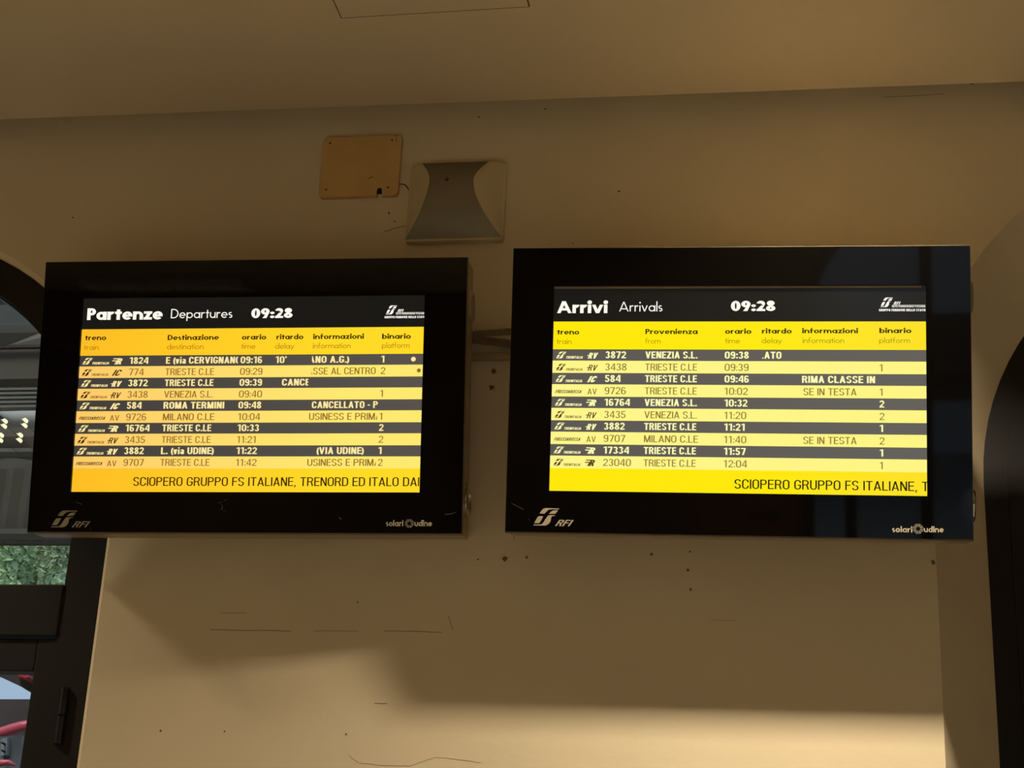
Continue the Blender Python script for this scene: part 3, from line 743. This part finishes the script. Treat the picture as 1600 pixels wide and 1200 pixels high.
P0 = dict(marks=[[(341, 786), (346, 785)], [(349, 783), (355, 780)], [(346, 788), (348, 792), (346, 797)], [(349, 799), (353, 798)], [(695, 804), (705, 803), (713, 800)], [(530, 808), (533, 812)], [(120, 785), (128, 788)], [(141, 826.5), (142, 828)]],
          screen=[(133, 466), (664, 463), (655, 769), (110, 769)],
          edges=[(514.2, 511.2), (555, 553.8), (732, 732)], dest_ref=(260, 336, 587), dest_w=76,
          title=[('Partenze', 136, 254, 500.2, 18.2, .25, .20, .70), ('Departures', 267, 363, 497.5, 14.5, .105, .10, .62), ('09:28', 392.5, 457, 497.3, 15.3, .25, .20, .7)],
          logo=(601, 664.5, 477.5, 497.5), heads=heads0, rows=rows0,
          cols=dict(icon=(129, 565), cat=(176.5, 565), num=(202.5, 565), dest=(259.5, 565), time=(376, 565), delay=(430.5, 565), info=(486.5, 565), plat=(595.5, 565)),
          ticker=('SCIOPERO GRUPPO FS ITALIANE, TRENORD ED ITALO DAL', 208, 661, 759.2, 13.6, 655),
          rfi=[(80, 797.5, 119, 824), (112, 814.5, 141, 824)], maker=(603, 630, 647.5, 675, 822.2, 639.6, 818, 7.3))
P1 = dict(marks=[[(799, 786), (806, 790), (818, 796)], [(826, 811), (827, 813)]], mw=.0004,
          screen=[(865, 448), (1446, 446), (1449, 776), (860, 766)], strip=True,
          edges=[(503.3, 501.5), (547, 545.8), (732.5, 737)], dest_ref=(1009, 1090, 580), dest_w=81,
          title=[('Arrivi', 870.5, 949, 489.4, 18.6, .25, .20, .70), ('Arrivals', 967.5, 1035, 486.8, 15.2, .105, .10, .62), ('09:28', 1142, 1211.5, 486.2, 16, .25, .20, .7)],
          logo=(1373.5, 1446, 465, 486.5), heads=heads1, rows=rows1,
          cols=dict(icon=(869, 556), cat=(918.5, 556), num=(946, 556), dest=(1008.5, 556), time=(1132.5, 556), delay=(1190, 556), info=(1253, 610), plat=(1374, 600)),
          ticker=('SCIOPERO GRUPPO FS ITALIANE, T', 1147.5, 1451, 763.5, 14.6, None),
          rfi=[(833.5, 793.5, 873, 821), (867, 812, 896.5, 822)], maker=(1394, 1425.5, 1443.5, 1474.5, 831.5, 1434.6, 826.3, 7.8))
P1['rows'][0]['k'] = 'RV'
tag(make_board(0, P0), 'wall-hung black departures board, lit yellow, headed Partenze, on the left', 'display board')
tag(make_board(1, P1), 'wall-hung black arrivals board, lit yellow, headed Arrivi, on the right', 'display board')

# ------------------------------------------------------------------ yellowed cover plate
pc = [at(504, 215, -.012), at(628, 212, -.012), at(622, 306, -.012), at(501, 308, -.012)]
cx = sum(p.x for p in pc)/4; cz = sum(p.z for p in pc)/4
pw, ph = .222, .189
plate = empty('cover_plate', (cx, 0, cz), (0, -.006, 0))
plate_m = mat('yellowed_plastic', (215, 176, 108), rough=.45, noise=.05, nscale=12)
plate_d = mat('aged_plastic_edge', (120, 88, 42), rough=.5, noise=.1)
def rrect(w_, h_, r, n=6):
    P = []
    for sx, sz, a0 in ((1, 1, 0), (-1, 1, 90), (-1, -1, 180), (1, -1, 270)):
        for i in range(n+1):
            a = math.radians(a0+90*i/n); P.append((sx*(w_/2-r)+r*math.cos(a), sz*(h_/2-r)+r*math.sin(a)))
    return P
# outline with a notch in the lower edge
R_ = rrect(pw, ph, .012); nx = .058
out = []
for i, p in enumerate(R_):
    out.append(p)
    q = R_[(i+1) % len(R_)]
    if abs(p[1]+ph/2) < 1e-4 and abs(q[1]+ph/2) < 1e-4 and p[0] < 0 < q[0]:
        out += [(nx-.007, -ph/2), (nx-.007, -ph/2+.026), (nx+.008, -ph/2+.026), (nx+.008, -ph/2)]
bm = prism(bmesh.new(), out, -.014, -.0005)
es = [e_ for e_ in bm.edges if all(v.co.y < -.01 for v in e_.verts)]
bmesh.ops.bevel(bm, geom=es, offset=.0022, segments=2, affect='EDGES')
obj('plate', bm, plate_m, plate)
obj('cable_slot', boxm((nx-.007, -.013, -ph/2+.010), (nx+.008, -.004, -ph/2+.026)), rubber_m, plate)
for sx, sz in ((-.092, .076), (.084, .078), (-.092, -.070), (.082, -.070)):
    bm = bmesh.new(); disc_y(bm, sx, -.0142, -.0130, sz, .0034, 14); s_ = obj('screw', bm, plate_d, plate)
    obj('screw_slot', boxm((sx-.0022, -.0146, sz-.0005), (sx+.0022, -.0140, sz+.0005)), rubber_m, s_)
bm = bmesh.new(); tube(bm, [(.098, -.0145, .094), (.094, -.0146, .088), (.096, -.0146, .080), (.095, -.0146, .072)], .0011, 6); obj('crack_line', bm, plate_d, plate)
bm = bmesh.new(); tube(bm, [(.025, -.0143, -.042), (.032, -.0143, -.037), (.038, -.0143, -.036)], .0013, 6); obj('scuff', bm, plate_d, plate)
tag(plate, 'yellowed plastic cover plate with four screws left of the speaker', 'cover plate')

# ------------------------------------------------------------------ wall speaker
sc_ = at(711, 311.5, -.03); spx, spz = sc_.x, sc_.z
spk = empty('wall_speaker', (spx, 0, spz))
SWd, SHt = .268, .240
spk_m = mat('off_white_plastic', (205, 190, 150), rough=.5, noise=.02, nscale=10)
grille_m = mat('grey_metal_mesh', (150, 142, 122), rough=.42, metal=.65, noise=.03, nscale=20, bump=.15, bscale=900)
bm = prism(bmesh.new(), rrect(SWd, SHt, .012), -.013, 0)
bmesh.ops.bevel(bm, geom=[e_ for e_ in bm.edges if all(v.co.y < -.01 for v in e_.verts)], offset=.004, segments=3, affect='EDGES')
obj('back_box', bm, spk_m, spk)
N = 28
def gl_edges(t):    # t 0 top .. 1 bottom -> left x, right x, depth
    lx = -.100+.030*math.sin(PI*min(1, t/.62))*1.0 if t < .31 else -.070-(.063)*((t-.31)/.69)**1.9
    rx = .088-.036*math.sin(PI*min(1, t/.62)) if t < .31 else .052+.079*((t-.31)/.69)**1.75
    dep = .016+.040*math.sin(PI*(.04+.96*t))**.9*(1-.12*t)
    return lx, rx, dep
bm = bmesh.new(); rows_ = []
for i in range(N+1):
    t = i/N; lx, rx, dp = gl_edges(t); z = SHt/2-.002-t*(SHt-.010)
    rows_.append([bm.verts.new((lx+(rx-lx)*j/8, -dp, z)) for j in range(9)])
for a, b in zip(rows_, rows_[1:]):
    for j in range(8): bm.faces.new((a[j], a[j+1], b[j+1], b[j]))
gr = obj('grille', bm, grille_m, spk, smooth=True, keep=False)
for side in (-1, 1):
    bm = bmesh.new(); rr_ = []
    for i in range(N+1):
        t = i/N; lx, rx, dp = gl_edges(t); z = SHt/2-.002-t*(SHt-.010); x0 = lx if side < 0 else rx; xe = side*(SWd/2-.006)
        rr_.append([bm.verts.new((x0+(xe-x0)*j/6, -(dp+.0015)*(1-(j/6)**1.6)-.0125*(j/6)**1.6, z)) for j in range(7)])
    for a, b in zip(rr_, rr_[1:]):
        for j in range(6): bm.faces.new((a[j], a[j+1], b[j+1], b[j]))
    obj('side_cheek', bm, spk_m, spk, smooth=True)
bm = bmesh.new(); zb = -SHt/2
pts = [(-.129, -.019), (.127, -.019), (.130, -.004), (-.132, -.004)]
a = [bm.verts.new((x, y, zb+.008)) for x, y in pts]; b = [bm.verts.new((x, y, zb+.001)) for x, y in pts]
bm.faces.new(a); bm.faces.new(b[::-1])
for i in range(4): bm.faces.new((a[i], b[i], b[(i+1) % 4], a[(i+1) % 4]))
obj('bottom_lip', bm, spk_m, spk)
bm = bmesh.new(); disc_y(bm, -.022, -.0525, -.040, .052, .0042, 16); sb = obj('fixing_screw', bm, rubber_m, spk)
bm = bmesh.new(); disc_y(bm, -.022, -.0532, -.0522, .052, .0022, 12); obj('screw_head', bm, chrome_m, sb)
tag(spk, 'off-white wall speaker with waisted grey metal grille above the boards', 'speaker')

# wire from the plate to the speaker
a = at(624, 288, -.006); b = at(640, 298, -.006)
bm = bmesh.new(); tube(bm, [(a.x-.006, -.006, a.z+.0005), (a.x+.008, -.007, a.z), (a.x+.018, -.008, a.z-.004), (b.x-.004, -.007, b.z+.006), (b.x+.0, -.006, b.z-.006)], .0015, 8)
tag(obj('speaker_wire', bm, rubber_m, smooth=True), 'short black wire running from the yellowed plate to the speaker', 'wire')

# ------------------------------------------------------------------ conduits between the boards
cond_m = mat('grey_conduit', (132, 114, 84), rough=.6, noise=.06, nscale=30)
def conduit(path, r, label):
    P = [Vector(p) for p in path]; pts = []; rad = []
    tot = sum((q-p).length for p, q in zip(P, P[1:])); n = int(tot/.0022)
    for i in range(n+1):
        d_ = tot*i/n
        for p, q in zip(P, P[1:]):
            l = (q-p).length
            if d_ <= l+1e-9: pts.append(p.lerp(q, d_/l)); break
            d_ -= l
        else: pts.append(P[-1])
        rad.append(r if (i//2) % 2 == 0 else r*.84)
    bm = bmesh.new(); tube(bm, pts, rad, 12)
    return tag(obj('corrugated_conduit', bm, cond_m), label, 'conduit')
def wp(px, py, y): v = at(px, py, y); return (v.x, y, v.z)
conduit([wp(640, 540, -.04), wp(700, 530, -.04), wp(745, 522, -.04), wp(800, 518, -.04), wp(880, 515, -.04)], .0095, 'upper ribbed conduit bridging the gap between the two boards')
conduit([wp(640, 520, -.016), wp(700, 526, -.016), wp(745, 531, -.016), wp(800, 538, -.016), wp(880, 546, -.016)], .0115, 'lower ribbed conduit bridging the gap between the two boards')
a = at(640, 552, -.006); b = at(900, 556, -.006)
bm = boxm((a.x, -.014, b.z-.010), (b.x, 0, b.z+.010), .002)
tag(obj('cable_trunking', bm, mat('painted_trunking', (170, 150, 112), rough=.6, noise=.04)), 'painted flat cable trunking below the ribbed conduits between the boards', 'trunking')

# ------------------------------------------------------------------ louvred ceiling fixtures
lv_m = mat('aluminium_louvre', (205, 205, 200), rough=.2, metal=.9, noise=.02)
tube_m = mat('fluorescent_tube', (255, 250, 235), rough=.4, emit=(255, 236, 190), estr=1.6)
enam_m = mat('white_enamel', (220, 215, 200), rough=.4, noise=.02)
labs = ['louvred ceiling light above the departures board', 'louvred ceiling light above the arrivals board', 'louvred ceiling light near the wall above the left arched door', 
        'louvred ceiling light overhead, left of the two nearest the camera', 'louvred ceiling light overhead, right of the two nearest the camera',
        'louvred ceiling light mirrored in the top of the departures board', 'louvred ceiling light behind the camera, left of its pair', 'louvred ceiling light behind the camera, right of its pair']
for (x, y, a, b), lb in zip(FIX, labs):
    r = empty('ceiling_light', (x, y, CEIL))
    bm = bmesh.new()
    for lo, hi in (((-a/2, -b/2, -.06), (-a/2+.01, b/2, 0)), ((a/2-.01, -b/2, -.06), (a/2, b/2, 0)), ((-a/2, -b/2, -.06), (a/2, -b/2+.01, 0)), ((-a/2, b/2-.01, -.06), (a/2, b/2, 0)), ((-a/2, -b/2, -.008), (a/2, b/2, 0))): box(bm, lo, hi)
    obj('housing', bm, enam_m, r)
    for ty in (-b*.22, b*.22):
        bm = bmesh.new(); tube(bm, [(-a/2+.03, ty, -.025), (a/2-.03, ty, -.025)], .008, 10); obj('lamp_tube', bm, tube_m, r)
    lm = bpy.data.meshes.new('louvre_blade'); t_ = boxm((-.0015, -b/2+.011, -.058), (.0015, b/2-.011, -.036)); t_.to_mesh(lm); t_.free(); lm.materials.append(lv_m)
    for i in range(1, 12):
        o = bpy.data.objects.new('louvre_blade', lm); COL.objects.link(o); o.parent = r; o.location = (-a/2+a*i/12, 0, 0)
    tag(r, lb, 'ceiling light', 'louvred fluorescent ceiling lights')

# ------------------------------------------------------------------ platform side, seen through the left arch
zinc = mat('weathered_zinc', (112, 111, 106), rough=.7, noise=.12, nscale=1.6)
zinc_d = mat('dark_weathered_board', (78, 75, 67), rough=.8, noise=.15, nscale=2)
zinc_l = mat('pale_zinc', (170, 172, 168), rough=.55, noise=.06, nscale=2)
plat = empty('platform_canopy', (0, 5, 3))
def pp(px, py, y): v = at(px, py, y); return v
def slabpx(name, y, py0, py1, m, x0=-260, x1=150, th=.12, sub=None):
    a = pp(20, py0, y); b = pp(20, py1, y); l = pp(x0, py0, y).x; r = pp(x1, py0, y).x
    return ch(name, boxm((l, y, b.z), (r, y+th, a.z)), m, plat)
def corr(name, y, py0, py1, m, pitch, depth, vertical=True, x0=-260, x1=150, lean=0):
    a = pp(20, py0, y); b = pp(20, py1, y); l = pp(x0, py0, y).x; r = pp(x1, py0, y).x
    bm = bmesh.new()
    if vertical:
        n = int((r-l)/pitch*2); prev = None
        for i in range(n+1):
            x = l+(r-l)*i/n; yy = y-(depth if i % 2 else 0)
            c = (bm.verts.new((x, yy, b.z)), bm.verts.new((x+lean, yy, a.z)))
            if prev: bm.faces.new((prev[0], c[0], c[1], prev[1]))
            prev = c
    else:
        n = int((a.z-b.z)/pitch*2); prev = None
        for i in range(n+1):
            z = b.z+(a.z-b.z)*i/n; yy = y-(depth if i % 2 else 0)
            c = (bm.verts.new((l, yy, z)), bm.verts.new((r, yy, z)))
            if prev: bm.faces.new((prev[0], c[0], c[1], prev[1]))
            prev = c
    return ch(name, bm, m, plat, keep=True)
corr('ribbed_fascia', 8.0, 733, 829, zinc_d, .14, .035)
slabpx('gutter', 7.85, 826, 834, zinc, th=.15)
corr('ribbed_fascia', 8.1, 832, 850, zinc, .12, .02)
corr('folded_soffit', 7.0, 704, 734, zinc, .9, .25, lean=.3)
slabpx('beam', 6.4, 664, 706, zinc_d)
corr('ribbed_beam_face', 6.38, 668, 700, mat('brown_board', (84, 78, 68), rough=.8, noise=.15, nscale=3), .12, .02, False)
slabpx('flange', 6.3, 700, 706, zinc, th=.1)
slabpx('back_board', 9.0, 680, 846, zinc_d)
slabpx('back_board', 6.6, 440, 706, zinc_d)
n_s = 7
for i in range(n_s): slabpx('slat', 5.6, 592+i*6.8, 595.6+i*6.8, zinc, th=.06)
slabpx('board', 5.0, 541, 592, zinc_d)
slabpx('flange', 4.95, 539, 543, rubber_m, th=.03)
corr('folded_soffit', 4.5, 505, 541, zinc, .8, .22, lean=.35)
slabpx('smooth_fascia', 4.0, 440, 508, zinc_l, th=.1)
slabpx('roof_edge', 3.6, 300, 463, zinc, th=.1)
# rounded duct
bm = bmesh.new()
pa, pb = pp(26, 655, 6.1), pp(150, 655, 6.1); r_ = (pp(20, 642, 6.1).z-pp(20, 668, 6.1).z)/2
tube(bm, [(pa.x-.12, 6.1, pa.z+r_*.75), (pa.x-.06, 6.1, pa.z+r_*.4), (pa.x, 6.1, pa.z+r_*.1), (pa.x+.1, 6.1, pa.z), (pb.x, 6.1, pa.z)], [r_*.2, r_*.55, r_*.85, r_, r_], 20)
ch('duct', bm, zinc_l, plat, smooth=True)
slabpx('flange', 6.15, 641, 646, zinc, x1=20, th=.1)
tag(plat, 'grey platform canopy of boards and ribbed zinc seen through the arched fanlight', 'canopy')
# lamp reflections in the fanlight glass, built as glowing shapes under the canopy
lamp_refl_m = mat('reflected_lamp_glow', (255, 245, 205), rough=.4, emit=(255, 244, 200), estr=1.3)
for px, py, lb in ((6.5, 662, 'upper left of the four lamp reflections in the fanlight, built as glowing shapes'), (38.5, 661, 'upper right of the four lamp reflections in the fanlight, built as glowing shapes'),
                   (30.5, 684, 'lower right of the four lamp reflections in the fanlight, built as glowing shapes'), (.5, 684, 'lower left of the four lamp reflections in the fanlight, built as glowing shapes, cut by the frame')):
    c = pp(px, py, 5.8); s = (pp(px+1, py, 5.8)-c).length
    r = empty('lamp_reflection', c); 
    bm = bmesh.new(); tube(bm, [(0, .02, 8*s), (0, .02, -8*s)], s*.35, 8); tube(bm, [(0, .02, 0), (0, .35, 0)], s*.35, 8); obj('reflection_stem', bm, zinc_d, r)
    for dz in (4*s, -4*s):
        bm = bmesh.new(); a = [(-4*s, 1.4*s), (-1*s, .8*s), (.2*s, 2.4*s), (2.8*s, 2.2*s), (3*s, -.8*s), (1.2*s, -2.6*s), (-.8*s, -1.6*s)]
        prism(bm, [(x, z+dz) for x, z in a], -.02, .02); obj('reflection_glow', bm, lamp_refl_m, r)
    tag(r, lb, 'lamp', 'lamp reflections in the fanlight, built as glowing shapes')
# trees across the tracks
def tree(cx, cy, z0, z1, rad, rgb, label, seed):
    rnd = random.Random(seed); r = empty('broadleaf_tree', (cx, cy, 0))
    bm = bmesh.new(); tube(bm, [(0, 0, -.5), (.1, 0, z0*.6), (0, 0, (z0+z1)/2)], [.05, .05, .04], 8); obj('trunk', bm, mat('bark', (70, 58, 46), rough=.9, noise=.2), r)
    bm = bmesh.new(); zc = (z0+z1)/2; rz = (z1-z0)/2
    for i in range(9000):
        u_ = rnd.uniform(-1, 1); th = rnd.uniform(0, 2*PI); q = rnd.uniform(.55, 1)**.5
        lump = 1+.16*math.sin(3*th+seed)+.12*math.sin(7*u_+2*th)
        s = math.sqrt(1-u_*u_)*q*rad*lump; p = Vector((s*math.cos(th), s*math.sin(th), zc+u_*rz*q*lump))
        a = Vector((rnd.gauss(0, 1), rnd.gauss(0, 1), rnd.gauss(0, 1))).normalized(); b = a.orthogonal().normalized(); L1 = rnd.uniform(.045, .09)
        bm.faces.new([bm.verts.new(p+v_) for v_ in (a*L1, b*L1*.5, -a*L1, -b*L1*.5)])
    m = mat('leaf_'+str(seed), rgb, rough=.7, noise=.25, nscale=2.5)
    obj('foliage', bm, m, r, keep=True)['kind'] = 'stuff'
    tag(r, label, 'tree', 'trees beyond the platform')
def twidth(px, y, half): 
    c = pp(px, 880, y); return c.x, (pp(px+half, 880, y)-c).length
for px, half, y, rgb, lb, sd in ((-14, 52, 14.0, (178, 204, 156), 'bright green tree beyond the platform at the left edge', 3),
                                 (84, 44, 14.9, (186, 206, 168), 'yellowish green tree beyond the platform, middle of the row', 5),
                                 (158, 46, 16.3, (150, 170, 164), 'dark bluish tree beyond the platform by the black door post', 8),
                                 (-128, 50, 14.6, (140, 165, 130), 'green tree beyond the platform hidden left of the picture', 9)):
    cx_, hr = twidth(px, y, half); zt = pp(20, 838, y).z; zl = pp(20, 990, y).z
    tree(cx_, y, zl, zt+.25, hr*1.15, rgb, lb, sd)
# dim wooded bank closing the row of trees
bm = bmesh.new(); rnd = random.Random(4)
l_ = pp(-260, 880, 17).x; r2_ = pp(170, 880, 17).x; zt = pp(20, 835, 17).z; zl = pp(20, 985, 17).z
for i in range(22000):
    p = Vector((rnd.uniform(l_, r2_), 17+rnd.uniform(-.5, .6), rnd.uniform(zl, zt))); a = Vector((rnd.gauss(0, 1), rnd.gauss(0, 1), rnd.gauss(0, 1))).normalized(); b = a.orthogonal().normalized(); L1 = rnd.uniform(.06, .13)
    bm.faces.new([bm.verts.new(p+v_) for v_ in (a*L1, b*L1*.6, -a*L1, -b*L1*.6)])
tag(obj('ivy_screen', bm, mat('leaf_bank', (150, 168, 166), rough=.8, noise=.3, nscale=1.2), keep=True), 'dim mass of leaves closing the view behind the trees', 'foliage', kind='stuff')

# ------------------------------------------------------------------ things behind the lower door glass
def pxpoly(pts, y): return [(pp(a, b, y).x, pp(a, b, y).z) for a, b in pts]
red_m = mat('red_enamel', (190, 44, 52), rough=.4, noise=.05, nscale=6)
pink_m = mat('faded_red_enamel', (212, 88, 104), rough=.35, noise=.05, nscale=6)
bm = prism(bmesh.new(), pxpoly([(-60, 1036), (60, 1036), (60, 1088), (41, 1078), (32, 1072), (0, 1057), (-60, 1034)], 2.6), 2.6, 2.63)
tag(obj('sloping_roof', bm, mat('dark_roof_boards', (52, 46, 44), rough=.8, noise=.15, nscale=5)), 'dark sloping roof edge seen through the door glass', 'roof')
bm = prism(bmesh.new(), pxpoly([(8, 1046.5), (28, 1045.5), (36, 1051), (45, 1057), (41, 1059.5), (30, 1056)], 2.45), 2.45, 2.6)
tag(obj('roof_bracket', bm, red_m), 'red painted bracket below the dark sloping roof', 'bracket')
bm = prism(bmesh.new(), pxpoly([(-80, 1092.5), (60, 1092.5), (60, 1240), (-80, 1240)], 3.6), 3.6, 3.75)
tag(obj('platform_screen', bm, mat('dark_stained_panel', (58, 48, 46), rough=.7, noise=.25, nscale=6)), 'dark stained screen panel standing under the patch of sky', 'screen')
bm = bmesh.new(); c = [pp(a, b, 2.9) for a, b in ((-60, 1166), (-30, 1156), (0, 1145.5), (18, 1139.5), (34, 1135), (60, 1131))]
s = (pp(1, 1100, 2.9)-pp(0, 1100, 2.9)).length
tube(bm, c, 7.8*s, 16); tag(obj('curved_handrail', bm, pink_m, smooth=True), 'thick faded red curved tube behind the door glass', 'tube')
cab = empty('junction_cabinet', pp(10, 1170, 2.75))
ch('case', prism(bmesh.new(), pxpoly([(-30, 1152), (34, 1149), (32, 1240), (-30, 1240)], 2.8), 2.8, 2.88), mat('blue_grey_enamel', (92, 96, 104), rough=.5, noise=.08), cab)
ch('door_plate', prism(bmesh.new(), pxpoly([(3, 1155), (13, 1153), (12, 1180), (2, 1182)], 2.78), 2.77, 2.8), mat('pale_grey_enamel', (138, 142, 146), rough=.5, noise=.08), cab)
for px, py in ((6, 1162), (6, 1174)):
    bm = bmesh.new(); c = pp(px, py, 2.76); disc_y(bm, c.x, 2.74, 2.77, c.z, 1.6*s, 8); ch('bolt', bm, rubber_m, cab)
tag(cab, 'grey metal cabinet with two bolts under the red tube', 'cabinet')
bm = bmesh.new(); c = [pp(a, b, 2.6) for a, b in ((-50, 1204), (-20, 1197), (2, 1192), (14, 1191), (24, 1196))]
tube(bm, c, [5*s, 5.5*s, 5*s, 3.5*s, 1.2*s], 12); tag(obj('bent_tube', bm, pink_m, smooth=True), 'lower red tube tapering to a bent end at the bottom left', 'tube')
# pale wall beyond the right arch
a = pp(1560, 900, 5); bm = boxm((.8, 5, -.2), (4.5, 5.2, 9)); 
tag(obj('station_annex', bm, mat('pale_render', (120, 120, 116), rough=.8, noise=.08, nscale=2)), 'pale rendered building seen in a sliver through the right arch', 'building')

# ------------------------------------------------------------------ ground
struct(obj('ground', boxm((-30, .45, -.5), (30, 40, -.3)), mat('ballast', (96, 88, 80), rough=.9, noise=.3, nscale=9)))
g2 = obj('ground', boxm((-30, -45, -.14), (30, -10.0, -.04)), mat('asphalt', (120, 120, 122), rough=.9, noise=.2, nscale=20)); struct(g2)

# ------------------------------------------------------------------ forecourt behind the camera (mirrored in the boards)
bl = empty('town_building', (2, -30, 0))
ch('facade', boxm((-12, -30.5, 0), (16, -30, 11)), mat('grey_render', (200, 200, 206), rough=.85, noise=.1, nscale=.6), bl)
wm = bpy.data.meshes.new('window'); t_ = boxm((-.55, -.03, -.8), (.55, .03, .8)); t_.to_mesh(wm); t_.free(); wm.materials.append(mat('window_glass_dark', (24, 28, 34), rough=.1, noise=.02))
for i in range(10):
    for z in (1.8, 5, 8.2):
        o = bpy.data.objects.new('window', wm); COL.objects.link(o); o.parent = bl; o.matrix_parent_inverse = Matrix.Translation((-2, 30, 0)); o.location = (-10.5+i*2.7, -29.98, z)
tag(bl, 'grey rendered town building with rows of windows across the forecourt', 'building')
car = empty('parked_car', (4.2, -17, -.04))
prof = [(-2.1, .35), (-2.15, .7), (-1.95, .92), (-1.2, 1.02), (-.55, 1.42), (.75, 1.46), (1.5, 1.08), (2.05, .98), (2.15, .6), (2.1, .35)]
white_m = mat('silver_car_paint', (196, 200, 210), rough=.2, metal=.2, noise=.02)
bm = prism(bmesh.new(), prof, -.85, .85); bmesh.ops.bevel(bm, geom=[e_ for e_ in bm.edges], offset=.06, segments=3, affect='EDGES'); obj('body', bm, white_m, car, smooth=False)
for yy in (-.87, .84):
    bm = prism(bmesh.new(), [(-1.05, 1.02), (-.5, 1.36), (.7, 1.38), (1.3, 1.05)], yy, yy+.03); obj('side_window', bm, rubber_m, car)
for xx in (-1.35, 1.35):
    for yy in (-.9, .7):
        bm = bmesh.new(); disc_y(bm, xx, yy, yy+.2, .33, .33, 24); wv = obj('wheel', bm, rubber_m, car)
        bm = bmesh.new(); disc_y(bm, xx, yy-.01, yy+.21, .33, .19, 16); obj('wheel_rim', bm, chrome_m, wv)
tag(car, 'silver car parked outside, mirrored in the edge of the arrivals board', 'car')
# direction sign on the front wall
sg = empty('direction_sign', (-.2, YF+.02, 1.5))
obj('panel', boxm((-.45, 0, -.22), (.30, .02, .26), .003), mat('brown_sign', (150, 84, 40), rough=.5, noise=.05), sg)
F = Flat(.0212); F.polys([[(0, .35), (.6, .35), (.6, .1), (1, .5), (.6, .9), (.6, .65), (0, .65)]], -.1, .02, .28, .14)
o = F.done('arrow', rubber_m, sg)
for p in o.data.polygons: p.flip()
tag(sg, 'brown sign with a black arrow on the wall facing the boards', 'sign')
